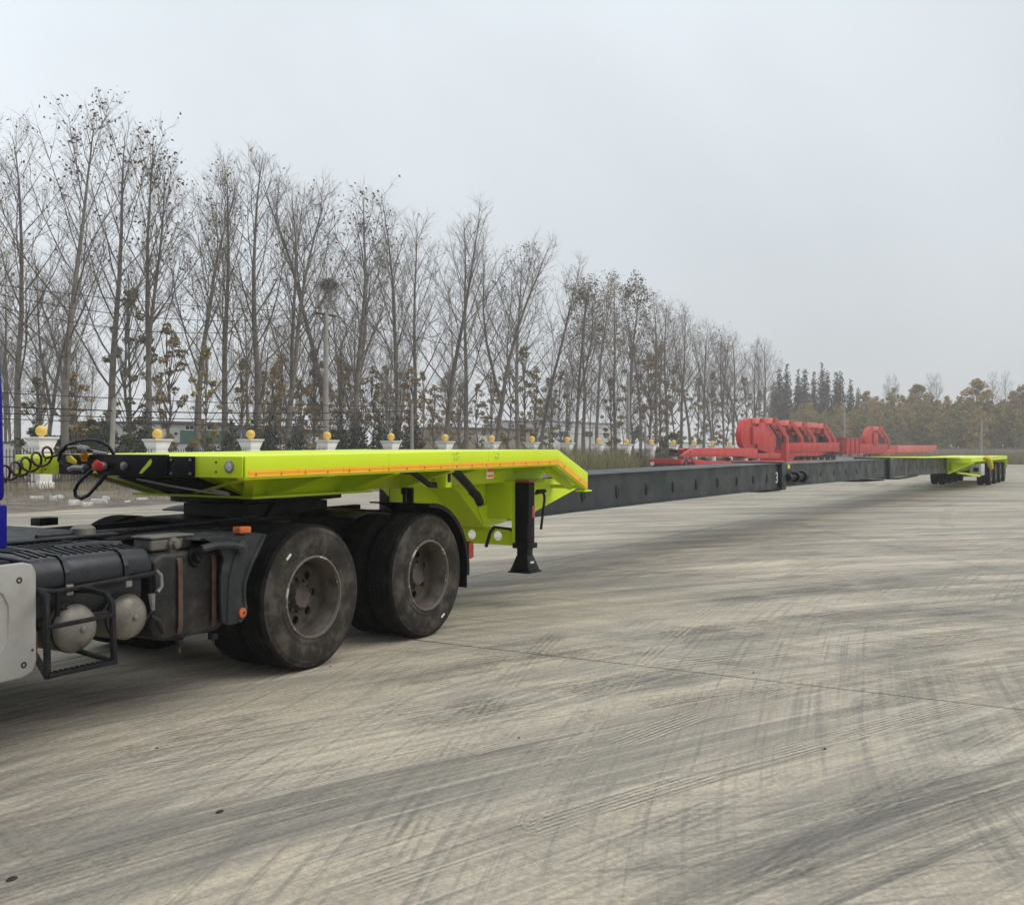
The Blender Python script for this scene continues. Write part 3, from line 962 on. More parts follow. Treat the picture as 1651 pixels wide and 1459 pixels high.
T().lathe([(0.045, 5.02), (0.045, 4.985), (0.02, 4.975), (0, 4.975)], (5.03, 0, 0.985), 'Y', 10).build('clamp', 'dusty_fender', TR, smooth=True)
T().prism([(4.56, 0.98), (5.0, 0.99), (5.08, 1.06), (4.66, 1.06)], 5.30, 5.5).build('valve_block', 'dusty_fender', TR, bevel=0.02)

# tank with rusty straps
tk = T().prism([(4.36, 0.92), (4.40, 0.965), (4.46, 0.985), (4.90, 0.985), (4.965, 0.96), (4.99, 0.90), (4.99, 0.50), (4.965, 0.45), (4.90, 0.43), (4.50, 0.43), (4.42, 0.45), (4.375, 0.50)], 5.10, 5.74).build('fluid_tank', 'dirty_tank', TR, bevel=0.045, seg=4, label='grimy black tank with two rusty straps')
for xx in (4.585, 4.87):
    mb = T()
    mb.tube([(xx, 5.70, 0.998), (xx, 5.20, 0.998), (xx, 5.135, 0.980), (xx, 5.098, 0.935), (xx, 5.088, 0.88), (xx, 5.088, 0.52), (xx, 5.098, 0.47), (xx, 5.12, 0.44), (xx, 5.16, 0.42), (xx, 5.7, 0.42)], 0.02, 4)
    vs = []
    st = T()
    path = [(5.70, 0.992), (5.17, 0.992), (5.125, 0.975), (5.095, 0.935), (5.086, 0.88), (5.086, 0.52), (5.095, 0.475), (5.125, 0.435), (5.17, 0.422), (5.7, 0.422)]
    for (a, b), (c_, d_) in zip(path[:-1], path[1:]):
        st.bar((xx, a, b), (xx, c_, d_), 0.036, 0.008, (0, -0.7, 0.71) if a != c_ or True else (0, 0, 1))
    so = st.build('tank_strap', 'rusty_strap', tk)
    T().box(xx - 0.025, xx + 0.025, 5.075, 5.12, 0.385, 0.425).build('strap_bracket', 'soiled_black', tk, bevel=0.004)
    T().tube([(xx, 5.095, 0.395), (xx, 5.095, 0.345)], 0.007, 6).build('strap_bolt', 'rusty_strap', tk)
cp = T()
cp.tube([(4.72, 5.14, 0.925), (4.72, 5.085, 0.945)], 0.062, 20)
cp.tube([(4.72, 5.085, 0.945), (4.72, 5.05, 0.958)], [0.045, 0.043], 14)
cp.tube([(4.72, 5.05, 0.958), (4.72, 5.035, 0.964)], [0.03, 0.022], 8)
cp.build('filler_cap', 'black_paint', tk, smooth=True)
# alloy box on top of it
bx = T().box(4.45, 4.79, 5.20, 5.37, 0.992, 1.070).build('control_box', 'box_alloy', TR, bevel=0.018, seg=3, label='pale grey alloy box above the tank')
T().box(4.44, 4.80, 5.19, 5.38, 1.0715, 1.086).build('lid', 'box_alloy', bx, bevel=0.006)
T().lathe([(0.045, 5.20), (0.045, 5.175), (0.030, 5.17), (0.028, 5.145), (0.0, 5.14)], (4.62, 0, 1.03), 'Y', 8).build('hex_plug', 'box_alloy', bx)
T().tube([(4.30, 5.30, 1.05), (4.15, 5.34, 1.06), (3.9, 5.40, 1.05)], 0.022, 8).build('cable', 'hose_rubber', TR, smooth=True)
T().tube([(4.80, 5.28, 1.06), (4.92, 5.22, 1.07), (5.02, 5.16, 1.05)], 0.02, 8).build('cable', 'hose_rubber', TR, smooth=True)

# battery box with ribbed lid
bb = T().prism([(3.54, 0.70), (4.30, 0.70), (4.30, 0.855), (3.54, 0.855)], 5.10, 5.68).build('battery_box', 'dusty_plastic', TR, bevel=0.02)
lid = T()
lid.prism([(5.03, 0.86), (5.035, 0.95), (5.06, 1.01), (5.10, 1.035), (5.62, 1.065), (5.70, 1.05), (5.72, 0.86)], 3.50, 4.325, 'YZ')
lo = lid.build('lid', 'dusty_plastic', bb, bevel=0.028, seg=4)
mb = T()
for i in range(15):
    x0 = 3.56 + i * 0.049
    for (ya, yb) in ((5.13, 5.36), (5.59, 5.36)):
        za, zb = 1.0385 + (ya - 5.10) * 0.0577, 1.0385 + (yb - 5.10) * 0.0577
        mb.bar((x0, ya, za), (x0 + 0.055, yb, zb), 0.016, 0.012)
ribs = mb.build('tread_ribs', 'dusty_plastic', bb, kind='stuff')
T().tube([(3.50, 5.10, 0.90), (3.53, 5.02, 0.875), (3.64, 5.005, 0.855), (4.30, 5.005, 0.885), (4.36, 5.02, 0.90)], 0.015, 8).build('clamp_bar', 'soiled_black', bb, smooth=True)
T().tube([(3.64, 5.0, 0.86), (3.64, 5.005, 0.72)], 0.014, 8).build('latch', 'soiled_black', bb, smooth=True)
T().tube([(4.32, 5.0, 0.90), (4.355, 5.0, 0.87), (4.36, 5.0, 0.80), (4.33, 5.0, 0.77)], 0.012, 8).build('latch', 'bare_metal', bb, smooth=True)
T().tube([(4.30, 5.02, 0.76), (4.31, 5.02, 0.66)], [0.022, 0.012], 8).build('drain_valve', 'bare_metal', bb, smooth=True)
T().box(3.60, 4.28, 5.12, 5.66, 0.655, 0.70).build('tray', 'soiled_black', bb)
T().tube([(3.62, 5.05, .80), (3.80, 5.02, 0.70), (4.0, 5.04, .69), (4.25, 5.05, .72)], 0.010, 6).build('cable', 'hose_rubber', TR, smooth=True)

# air tanks, ends towards us
for (xx, zz, R, y0) in ((3.775, 0.630, 0.138, 5.02), (4.150, 0.640, 0.138, 5.04)):
    prof = [(0.0, y0 - 0.052), (0.04, y0 - 0.050), (0.075, y0 - 0.042), (0.105, y0 - 0.026), (0.126, y0 - 0.006), (R - .001, y0 + 0.022), (R, y0 + 0.04), (R, y0 + 0.70), (0.10, y0 + 0.75), (0, y0 + 0.76)]
    at = T().lathe(prof, (xx, 0, zz), 'Y', 40).build('air_tank', 'tank_steel', TR, smooth=True)
    T().lathe([(0.017, y0 - 0.049), (0.017, y0 - 0.062), (0.010, y0 - 0.066), (0, y0 - 0.066)], (xx, 0, zz), 'Y', 6).build('drain_plug', 'tank_steel', at)
    T().tube([(xx, y0 + .3, zz + R), (xx, y0 + .3, zz + R + .06)], 0.02, 6).build('tank_mount', 'soiled_black', at)
for (xx, zz, y0) in ((3.775, 0.630, 5.02), (4.150, 0.640, 5.04)):
    T().lathe([(0.1385, y0 + 0.025), (0.1415, y0 + 0.030), (0.1415, y0 + 0.040), (0.1385, y0 + 0.045)], (xx, 0, zz), 'Y', 40, caps=False).build('weld_band', 'soiled_black', TR, smooth=True)
    T().tube([(xx + 0.03, y0 + 0.10, zz + 0.13), (xx + 0.05, y0 + 0.08, zz + 0.19), (xx + 0.12, y0 + 0.2, zz + 0.21)], 0.010, 6).build('air_line', 'hose_rubber', TR, smooth=True)
for xx in (3.72, 4.12):
    st = T()
    for (p_, q_) in (((5.024, 0.865), (5.028, 0.95)), ((5.028, 0.95), (5.054, 1.013)), ((5.054, 1.013), (5.098, 1.041)), ((5.098, 1.041), (5.62, 1.072))):
        st.bar((xx, p_[0], p_[1]), (xx, q_[0], q_[1]), 0.028, 0.007, (0, -0.7, 0.71))
    st.build('lid_strap', 'dusty_plastic', bb)
    T().box(xx - 0.022, xx + 0.022, 5.0, 5.022, 0.825, 0.885).build('strap_buckle', 'bare_metal', bb, bevel=0.004)
T().tube([(4.33, 5.06, 0.62), (4.40, 5.07, 0.58), (4.45, 5.09, 0.50), (4.47, 5.2, 0.44)], 0.013, 6).build('air_line', 'hose_rubber', TR, smooth=True)
T().tube([(4.30, 5.10, 0.98), (4.38, 5.09, 0.93), (4.39, 5.085, 0.80), (4.37, 5.085, 0.66), (4.31, 5.08, 0.60)], 0.011, 6).build('air_line', 'hose_rubber', TR, smooth=True)
for k_ in range(7):
    xx = 4.95 + 0.42 * k_
    T().box(xx - 0.05, xx + 0.05, 5.765, 5.789, 0.84, 0.96).build('rail_bracket', 'soiled_black', TR, bevel=0.005)
T().tube([(4.42, 5.098, 0.70), (4.60, 5.094, 0.71), (4.80, 5.094, 0.71), (4.95, 5.098, 0.70)], 0.004, 5).build('tank_seam', 'dirty_tank', tk, smooth=True)
# step frame of bent tube
fr = T()
def bars(pts, r=0.0185):
    fr.tube(pts, r, 8)
A = [(3.53, 5.10, 0.845), (3.52, 4.98, 0.862), (3.46, 4.84, 0.862), (3.41, 4.78, 0.83), (3.395, 4.755, 0.77), (3.395, 4.75, 0.45)]
B = [(3.80, 5.10, 0.84), (3.80, 4.92, 0.85), (3.80, 4.80, 0.835), (3.805, 4.76, 0.79), (3.81, 4.75, 0.45)]
fo = T().tube(A, 0.0185, 8).build('step_frame', 'soiled_black', TR, smooth=True, label='bent tube step frame below the battery box')
T().tube(B, 0.0185, 8).build('upright', 'soiled_black', fo, smooth=True)
T().bar((3.39, 4.75, 0.715), (3.81, 4.75, 0.725), 0.030, 0.022).build('rung', 'soiled_black', fo, bevel=0.004)
T().bar((3.39, 4.75, 0.465), (3.815, 4.75, 0.465), 0.055, 0.022).build('tread', 'soiled_black', fo, bevel=0.004)
mb = T()
for i in range(12):
    mb.box(3.41 + i * 0.033, 3.425 + i * 0.033, 4.73, 4.77, 0.476, 0.482)
mb.build('tread_grip', 'soiled_black', fo, kind='stuff')
T().bar((3.41, 4.78, 0.465), (3.62, 5.2, 0.52), 0.03, 0.02).build('stay', 'soiled_black', fo)
T().bar((3.81, 4.77, 0.465), (3.81, 5.3, 0.52), 0.03, 0.02).build('stay', 'soiled_black', fo)
# grey side panel with a pressed field
gp = T()
gp.prism([(2.3, 0.42), (3.38, 0.435), (3.44, 0.455), (3.462, 0.51), (3.462, 0.985), (3.440, 1.030), (3.39, 1.045), (2.3, 1.03)], 4.93, 4.965)
gpo = gp.build('side_panel', 'grey_panel', TR, bevel=0.012, seg=3, label='pale grey side panel ahead of the battery box')
T().tube([(2.3, 4.93, 0.515), (3.10, 4.93, 0.53), (3.24, 4.93, 0.575), (3.30, 4.93, 0.66), (3.30, 4.93, 0.83), (3.265, 4.93, 0.90), (3.17, 4.93, 0.935), (2.3, 4.93, 0.93)], 0.008, 6).build('pressing', 'grey_panel', gpo, smooth=True)
for (a, b) in ((3.36, 0.955), (3.385, 0.505)):
    T().lathe([(0.017, 4.932), (0.017, 4.928), (0.009, 4.927), (0.009, 4.932)], (a, 0, b), 'Y', 12).build('bolt', 'dirty_tank', gpo)
T().lathe([(0.007, 4.931), (0.007, 4.928), (0, 4.928)], (3.435, 0, 0.575), 'Y', 8).build('bolt', 'dirty_tank', gpo)
T().box(2.35, 3.40, 5.05, 5.70, 0.60, 1.05).build('tool_locker', 'soiled_black', TR, bevel=0.02)
T().tube([(3.2, 5.5, 0.50), (3.75, 5.75, 0.50), (4.3, 5.8, 0.52)], 0.06, 12).build('exhaust_pipe', 'tank_steel', TR, smooth=True)
T().box(3.46, 3.50, 4.98, 5.4, 0.50, 0.66).build('bracket', 'rusty_strap', TR)
# odds behind the cab and along the rails
T().box(4.98, 5.14, 7.05, 7.17, 1.05, 1.11).build('relay_box', 'black_paint', TR, bevel=0.006)
mb = T()
mb.tube([(3.42 + 0.12 * math.cos(t * .5) * (1 + t * .01), 6.1 + 0.12 * math.sin(t * .5), 1.12 + t * 0.001) for t in range(40)], 0.011, 6)
mb.build('cable_coil', 'hose_rubber', TR, smooth=True)
T().lathe([(0.0, 1.155), (0.05, 1.15), (0.075, 1.13), (0.08, 1.08)], (4.35, 5.72, 0), 'Z', 20).build('filter_cap', 'tank_steel', TR, smooth=True)
mb = T()
for i in range(10):
    x0 = 5.0 + i * 0.33
    mb.lathe([(0.018, 5.788), (0.018, 5.772), (0.0, 5.77)], (x0, 0, 0.90 + 0.05 * (i % 2)), 'Y', 6)
mb.build('rail_bolts', 'soiled_black', TR, kind='stuff')
T().tube([(4.2, 5.76, 1.02), (5.0, 5.74, 1.05), (5.6, 5.73, 1.04), (6.3, 5.73, 1.06)], 0.018, 6).build('air_line', 'hose_rubber', TR, smooth=True)
T().tube([(4.0, 5.70, 1.10), (4.8, 5.76, 1.09), (5.5, 5.78, 1.10), (6.0, 5.80, 1.11)], 0.014, 6).build('air_line', 'hose_rubber', TR, smooth=True)

# ================================================================== THE LONG LIME TRAILER
LO = Vector((6.4, 6.2, 0.0))
LT = thing('extendable_trailer', 'very long lime green extendable trailer with charcoal telescopic beam', 'trailer', LO, -0.0155)


def L():
    return MB(-LO)


VN, VF = 4.95, 7.45
def ztop(u):
    return 1.592 + (u - 5.047) * 0.0090
UK, UE2 = 9.44, 10.13
zk = ztop(UK)
# deck plates
L().prism([(5.06, ztop(5.06)), (UK, zk), (UK, zk - 0.016), (5.06, ztop(5.06) - 0.016)], VN + 0.006, VF - 0.006).build('deck_plate', 'lime_paint', LT, bevel=0.004)
L().prism([(UK + 0.002, zk), (UE2, 1.375), (UE2, 1.359), (UK + 0.002, zk - 0.016)], VN + 0.006, VF - 0.006).build('ramp_plate', 'lime_paint', LT, bevel=0.003)
prof = [(5.047, 1.447), (5.047, ztop(5.047) + 0.002), (UK, zk + 0.002), (UE2 + 0.004, 1.377), (UE2 + 0.004, 1.197), (UK - 0.01, 1.477)]
for y0 in (VN - 0.012, VF - 0.004):
    fa = L().prism(prof, y0, y0 + 0.016).build('side_fascia', 'lime_paint', LT, bevel=0.004)
    if y0 < 6:
        fas = fa
# lower return flange of the near fascia
L().prism([(5.05, 1.436), (UK - 0.012, 1.466), (UK - 0.012, 1.476), (5.05, 1.446)], VN, VN + 0.07).build('fascia_flange', 'lime_paint', LT)
L().bar((UK - 0.012, VN + 0.03, 1.468), (UE2, VN + 0.03, 1.190), 0.07, 0.010).build('fascia_flange', 'lime_paint', LT)
# reflective tape on the lower half of the near fascia
def along(q, dz):
    """points on the fascia bottom line, raised by dz"""
    return (5.075 + q * (UK - 5.075), 1.4475 + q * (1.477 - 1.447) + dz)
nseg = 9
for i in range(nseg):
    a, b = along(i / nseg, 0.0), along((i + 1) / nseg - 0.0006, 0.0)
    tp = L().prism([(a[0], a[1] + .004), (b[0], b[1] + .004), (b[0], b[1] + 0.052), (a[0], a[1] + 0.052)], VN - 0.0145, VN - 0.0125).build('reflective_tape', 'orange_tape', LT)
    mb = L()
    mb.prism([(a[0], a[1] + .029), (b[0], b[1] + .029), (b[0], b[1] + 0.033), (a[0], a[1] + 0.033)], VN - 0.0165, VN - 0.0148)
    mb.build('tape_stripe', 'tape_line', tp)
    for q in (0.14, 0.64):
        x = a[0] + (b[0] - a[0]) * q
        zz = a[1] + 0.014
        L().prism([(x - 0.009, zz), (x + 0.009, zz), (x, zz + 0.024)], VN - 0.0185, VN - 0.0168).build('tape_print', 'tick_ink', tp)
q0, q1 = (UK + .004, 1.478), (UE2 - 0.005, 1.200)
tp = L().prism([(q0[0], q0[1]), (q1[0], q1[1]), (q1[0], q1[1] + 0.068), (q0[0] + 0.004, q0[1] + 0.062)], VN - 0.0145, VN - 0.0125).build('reflective_tape', 'orange_tape', LT)
for q in (0.2, 0.72):
    x, zz = q0[0] + (q1[0] - q0[0]) * q, q0[1] + (q1[1] - q0[1]) * q + 0.02
    L().prism([(x - 0.013, zz + .005), (x + 0.013, zz - .005), (x + .004, zz + 0.026)], VN - 0.0185, VN - 0.0168).build('tape_print', 'tick_ink', tp)
# scuffs on the fascia
mb = L()
rr = random.Random(3)
for c in (7.55, 8.23):
    for i in range(26):
        x, z = c + rr.uniform(-0.05, 0.05), 1.565 + rr.uniform(-0.03, 0.035)
        mb.box(x, x + rr.uniform(0.003, 0.012), VN - 0.0128, VN - 0.0121, z, z + rr.uniform(0.003, 0.012))
MATS['scuff'] = mat('scuff', (0.30, 0.40, 0.02), rough=0.6)
mb.build('scuff', 'scuff', fas)

# front fascia: yellow ends and the black connector panel between
UFr = 5.047
L().box(UFr - 0.012, UFr + 0.004, VN + 0.006, 5.48, 1.447, 1.592).build('front_fascia', 'lime_paint', LT, bevel=0.004)
L().box(UFr - 0.012, UFr + 0.004, 6.79, VF - 0.006, 1.447, 1.592).build('front_fascia', 'lime_paint', LT, bevel=0.004)
bpn = L().box(UFr - 0.045, UFr - 0.013, 5.66, 6.85, 1.450, 1.602).build('connector_panel', 'black_paint', LT, bevel=0.004)
L().box(UFr - 0.030, UFr - 0.013, 5.40, 5.655, 1.447, 1.590).build('connector_panel', 'black_paint', LT, bevel=0.003)
L().box(UFr - 0.012, UFr + 0.4, 5.49, 6.78, 1.447, 1.575).build('connector_recess', 'black_paint', LT)
for y in (5.43, 5.62):
    for z in (1.472, 1.566):
        L().lathe([(0.010, UFr - 0.031), (0.009, UFr - 0.040), (0, UFr - 0.040)], (0, y, z), 'X', 6).build('panel_bolt', 'bare_metal', LT)
for y in (5.20, 7.06):
    for z in (1.485, 1.552):
        L().lathe([(0.009, UFr - 0.013), (0.006, UFr - 0.017), (0, UFr - 0.017)], (0, y, z), 'X', 10).build('panel_rivet', 'dirty_tank', LT)
def lamp(y, z):
    lp = L().lathe([(0.042, UFr - 0.0125), (0.042, UFr - 0.022), (0.034, UFr - 0.026), (0.032, UFr - 0.020)], (0, y, z), 'X', 24).build('marker_lamp', 'bare_metal', LT, smooth=True)
    L().lathe([(0.033, UFr - 0.018), (0.030, UFr - 0.025), (0.018, UFr - 0.030), (0, UFr - 0.031)], (0, y, z), 'X', 24).build('lens', 'white_lamp', lp, smooth=True)
    mb = L()
    for k in range(12):
        t = k * 2.4
        r = 0.006 * math.sqrt(k)
        mb.lathe([(0.003, UFr - 0.028), (0.0, UFr - 0.034)], (0, y + r * math.cos(t), z + r * math.sin(t)), 'X', 6)
    mb.build('reflector_dot', 'roof_grey', lp)
lamp(5.07, 1.522)
lamp(7.385, 1.515)
L().box(UFr - 0.040, UFr - 0.013, 7.10, 7.26, 1.455, 1.575).build('junction_cover', 'lime_paint', LT, bevel=0.006)

# couplings on the panel
gl = L().lathe([(0.035, UFr - 0.045), (0.035, UFr - 0.075), (0.028, UFr - 0.09), (0.0, UFr - 0.092)], (0, 6.32, 1.515), 'X', 16).build('air_coupling', 'bare_metal', bpn, smooth=True)
g2 = L()
g2.prism([(6.27, 1.485), (6.37, 1.485), (6.375, 1.53), (6.33, 1.565), (6.265, 1.54)], UFr - 0.115, UFr - 0.092, 'YZ')
g2.build('coupling_flap', 'red_plastic', bpn, bevel=0.008)
y1 = L()
y1.prism([(6.60, 1.525), (6.70, 1.545), (6.715, 1.585), (6.665, 1.592), (6.60, 1.555)], UFr - 0.085, UFr - 0.066, 'YZ')
y1.build('coupling_flap', 'yellow_plastic', bpn, bevel=0.006, label='yellow coupling flap')
o1 = L()
o1.lathe([(0.020, 1.55), (0.022, 1.575), (0.032, 1.585), (0.034, 1.60), (0.025, 1.61), (0, 1.61)], (UFr - 0.08, 6.50, 0), 'Z', 12)
o1.build('coupling_cap', 'orange_plastic', bpn, smooth=True, label='orange coupling cap')
g3 = L()
g3.lathe([(0.03, UFr - 0.045), (0.03, UFr - 0.08), (0.0, UFr - 0.085)], (0, 6.52, 1.50), 'X', 12)
g3.tube([(UFr - 0.08, 6.50, 1.50), (UFr - 0.095, 6.60, 1.505), (UFr - 0.09, 6.66, 1.49)], 0.020, 8)
g3.build('air_coupling', 'bare_metal', bpn, smooth=True)
g4 = L()
g4.lathe([(0.030, UFr - 0.045), (0.030, UFr - 0.065), (0.022, UFr - 0.07), (0.0, UFr - 0.068)], (0, 6.09, 1.518), 'X', 18)
g4.build('socket', 'bare_metal', bpn, smooth=True)
g5 = L()
g5.lathe([(0.024, 0.0), (0.024, 0.003)], (0, 0, 0), 'X', 20) if False else None
g5.prism([(5.84, 1.555), (5.815, 1.572), (5.80, 1.555), (5.815, 1.530), (5.85, 1.505), (5.91, 1.465), (5.935, 1.470), (5.90, 1.505), (5.865, 1.53)], UFr - 0.0485, UFr - 0.046, 'YZ')
g5.build('panel_cutout', 'lime_paint', bpn, label='lime keyhole shape in the black panel')
L().prism([(6.39, 1.462), (6.43, 1.487), (6.45, 1.462)], UFr - 0.0485, UFr - 0.046, 'YZ').build('panel_cutout', 'lime_paint', bpn)

# underside: tapered hull down to the rubbing plate, with outrigger brackets
zb = 1.285
def hull(name, pts_bottom, pts_top, material='lime_paint'):
    n = len(pts_bottom)
    vs = pts_bottom + pts_top
    fs = [tuple(range(n)), tuple(range(2 * n - 1, n - 1, -1))]
    for i in range(n):
        j = (i + 1) % n
        fs.append((i, i + n, j + n, j))
    return L().add(vs, fs).build(name, material, LT)
hull('neck_hull', [(5.75, 5.60, zb), (8.05, 5.60, 1.285), (8.05, 6.80, 1.285), (5.75, 6.80, zb)],
     [(5.25, 5.48, 1.44), (8.05, 5.48, 1.45), (8.05, 6.92, 1.45), (5.25, 6.92, 1.44)])
L().prism([(5.70, 5.52), (6.0, 5.50), (7.1, 5.50), (7.1, 6.90), (6.0, 6.90), (5.70, 6.88)], 1.264, 1.284, 'XY').build('rubbing_plate', 'lime_paint', LT, bevel=0.003)
L().tube([(6.4, 6.2, 1.264), (6.4, 6.2, 1.20)], 0.045, 16).build('king_pin', 'bare_metal', LT)
for i, (u0, un) in enumerate(((5.12, 5.68), (5.95, 5.90), (6.75, 6.75), (7.55, 7.55))):
    for (ya, yb) in ((VN + 0.02, 5.56), (VF - 0.02, 6.84)):
        if i == 0 and ya > 6:
            continue
        mb = L()
        vs = [(u0 - .006, ya, 1.446), (u0 - .006, ya, 1.57), (un - .006, yb, 1.57), (un - .006, yb, 1.29), (u0 + .006, ya, 1.446), (u0 + .006, ya, 1.57), (un + .006, yb, 1.57), (un + .006, yb, 1.29)]
        mb.add(vs, [(0, 1, 2, 3), (7, 6, 5, 4), (0, 4, 5, 1), (1, 5, 6, 2), (2, 6, 7, 3), (3, 7, 4, 0)])
        ob = mb.build('outrigger', 'lime_paint', LT)
        L().bar((u0, ya, 1.442), (un, yb, 1.286), 0.07, 0.008).build('flange', 'lime_paint', ob)
L().bar((5.10, VN + 0.03, 1.438), (5.74, 6.2, 1.29), 0.05, 0.01).build('edge_flange', 'lime_paint', LT)
for (n_, y0_, y1_, x1_) in (('opening', 5.62, 6.50, 0.94),):
    q0_, q1_ = Vector((5.262, 0, 1.4345)), Vector((5.748, 0, 1.2865))
    nrm = Vector((-(q0_.z - q1_.z), 0, -(q1_.x - q0_.x))).normalized() * 0.006
    vs_ = []
    for s_ in (0.3, 2.0):
        for (p_, y_) in ((q0_, y0_), (q0_, y1_), (q0_.lerp(q1_, x1_), y1_ - .02), (q0_.lerp(q1_, x1_), y0_ + .05)):
            vs_.append((p_.x + nrm.x * s_, y_, p_.z + nrm.z * s_))
    L().add(vs_, [(0, 1, 2, 3), (7, 6, 5, 4), (0, 4, 5, 1), (1, 5, 6, 2), (2, 6, 7, 3), (3, 7, 4, 0)]).build('underside_shade_plate', 'black_paint', LT)  # black plate standing in for the shade of the cavity under the deck front
    mb = L()
    o_ = nrm * 3.2
    mb.tube([(q0_.x + o_.x, 6.28, q0_.z + o_.z), (5.45 + o_.x, 6.10, 1.377 + o_.z), (5.60 + o_.x, 5.90, 1.331 + o_.z), (5.66 + o_.x, 5.72, 1.313 + o_.z), (5.60 + o_.x, 5.68, 1.331 + o_.z), (5.52 + o_.x, 5.78, 1.356 + o_.z)], 0.008, 6)
    mb.build('pale_edge', 'pillar_paint', LT, smooth=True, label='pale bare edge below the connector panel')
L().bar((5.25, 6.80, 1.432), (5.74, 6.70, 1.283), 0.10, 0.012).build('edge_flange', 'straw_paint', LT)
# rear half: cross ribs under the deck
for u in (8.35, 8.95, 9.50):
    for (ya, yb) in ((VN + 0.02, 5.72), (VF - 0.02, 6.68)):
        mb = L()
        mb.add([(u - .006, ya, 1.50), (u - .006, ya, 1.60), (u - .006, yb, 1.60), (u - .006, yb, 1.32), (u + .006, ya, 1.50), (u + .006, ya, 1.60), (u + .006, yb, 1.60), (u + .006, yb, 1.32)],
               [(0, 1, 2, 3), (7, 6, 5, 4), (0, 4, 5, 1), (1, 5, 6, 2), (2, 6, 7, 3), (3, 7, 4, 0)])
        mb.build('outrigger', 'lime_paint', LT)
# gooseneck webs
web = [(8.02, 1.60), (8.02, 1.275), (8.62, 1.272), (8.77, 1.20), (9.24, 0.83), (9.32, 0.805), (9.60, 0.825), (10.55, 0.96), (11.4, 1.20), (11.4, 1.26), (10.15, 1.31), (9.55, 1.615)]
for (ya, yb) in ((5.735, 5.749), (6.651, 6.665)):
    L().prism(web, ya, yb).build('gooseneck_web', 'lime_paint', LT)
L().box(8.03, 9.1, 5.75, 6.65, 1.26, 1.274).build('neck_bottom_plate', 'lime_paint', LT)
mb = L()
q = [(8.62, 1.268), (8.77, 1.196), (9.24, 0.826), (9.32, 0.801)]
for a, b in zip(q[:-1], q[1:]):
    mb.bar((a[0], 6.2, a[1]), (b[0], 6.2, b[1]), 0.96, 0.012)
mb.build('knee_plate', 'lime_paint', LT)
for (a_, b_) in (((8.64, 1.265), (8.64, 1.58)), ((9.28, 0.84), (9.28, 1.55))):
    L().tube([(a_[0], 5.733, a_[1]), (b_[0], 5.733, b_[1])], 0.006, 5).build('weld_seam', 'lime_paint', LT)
for u_ in (6.6, 8.1):
    L().tube([(u_, VN - 0.0122, 1.512), (u_, VN - 0.0122, ztop(u_) - 0.004)], 0.0022, 5).build('weld_seam', 'lime_paint', LT)
# post and quarter plate in front of the knee, behind the truck's rear wheel
pq = [(8.02, 1.262), (8.60, 1.262), (8.76, 1.19), (9.20, 0.84), (8.96, 0.80), (8.62, 0.97), (8.50, 1.08), (8.42, 1.10), (8.30, 1.10), (8.28, 0.80), (8.02, 0.80)]
L().prism(pq, 6.02, 6.034).build('knee_gusset', 'lime_paint', LT)
L().box(7.985, 8.018, 5.735, 5.80, 0.80, 1.262).build('front_post', 'black_paint', LT)
rod = L()
rod.tube([(7.86, 5.73, 1.28), (7.86, 5.73, 0.85)], 0.017, 8)
rod.tube([(7.86, 5.73, 1.28), (7.86, 5.73, 1.215)], 0.032, 8)
rod.build('drop_rod', 'black_paint', LT, smooth=True)
# landing gear box and raised plate
L().prism([(9.30, 0.90), (9.75, 0.90), (9.95, 1.02), (9.95, 1.30), (9.30, 1.30)], 5.42, 5.733).build('landing_gear_box', 'lime_paint', LT, bevel=0.01)
L().prism([(9.12, 1.02), (9.24, 0.84), (9.55, 0.85), (9.55, 1.06), (9.30, 1.06)], 5.715, 5.734).build('doubler_plate', 'lime_paint', LT, bevel=0.012)
for (ya, yb) in ((5.50, 5.514), (6.886, 6.90)):
    L().prism([(8.05, 1.285), (9.6, 1.285), (10.12, 1.25), (10.12, 1.38), (9.52, 1.60), (8.05, 1.59)], ya, yb).build('inner_web', 'lime_paint', LT)
for (ya, yb) in ((5.36, 5.374), (7.02, 7.034)):
    L().prism([(9.60, 1.30), (9.60, 0.99), (9.74, 0.97), (10.7, 1.18), (10.22, 1.24), (10.15, 1.30)], ya, yb).build('tail_web', 'lime_paint', LT)
L().box(9.56, 9.66, 5.16, 7.24, 1.285, 1.32).build('cross_beam', 'lime_paint', LT, bevel=0.003)
L().box(10.05, 10.11, VN + 0.02, VF - 0.02, 1.205, 1.245).build('end_beam', 'lime_paint', LT, bevel=0.003)
L().bar((UK + 0.03, 5.12, 1.45), (UE2 - .06, 5.12, 1.225), 0.05, 0.07).build('edge_rail', 'lime_paint', LT)
L().box(10.04, 10.22, VN - 0.02, VN + 0.10, 1.172, 1.188).build('end_lip', 'lime_paint', LT, bevel=0.004)
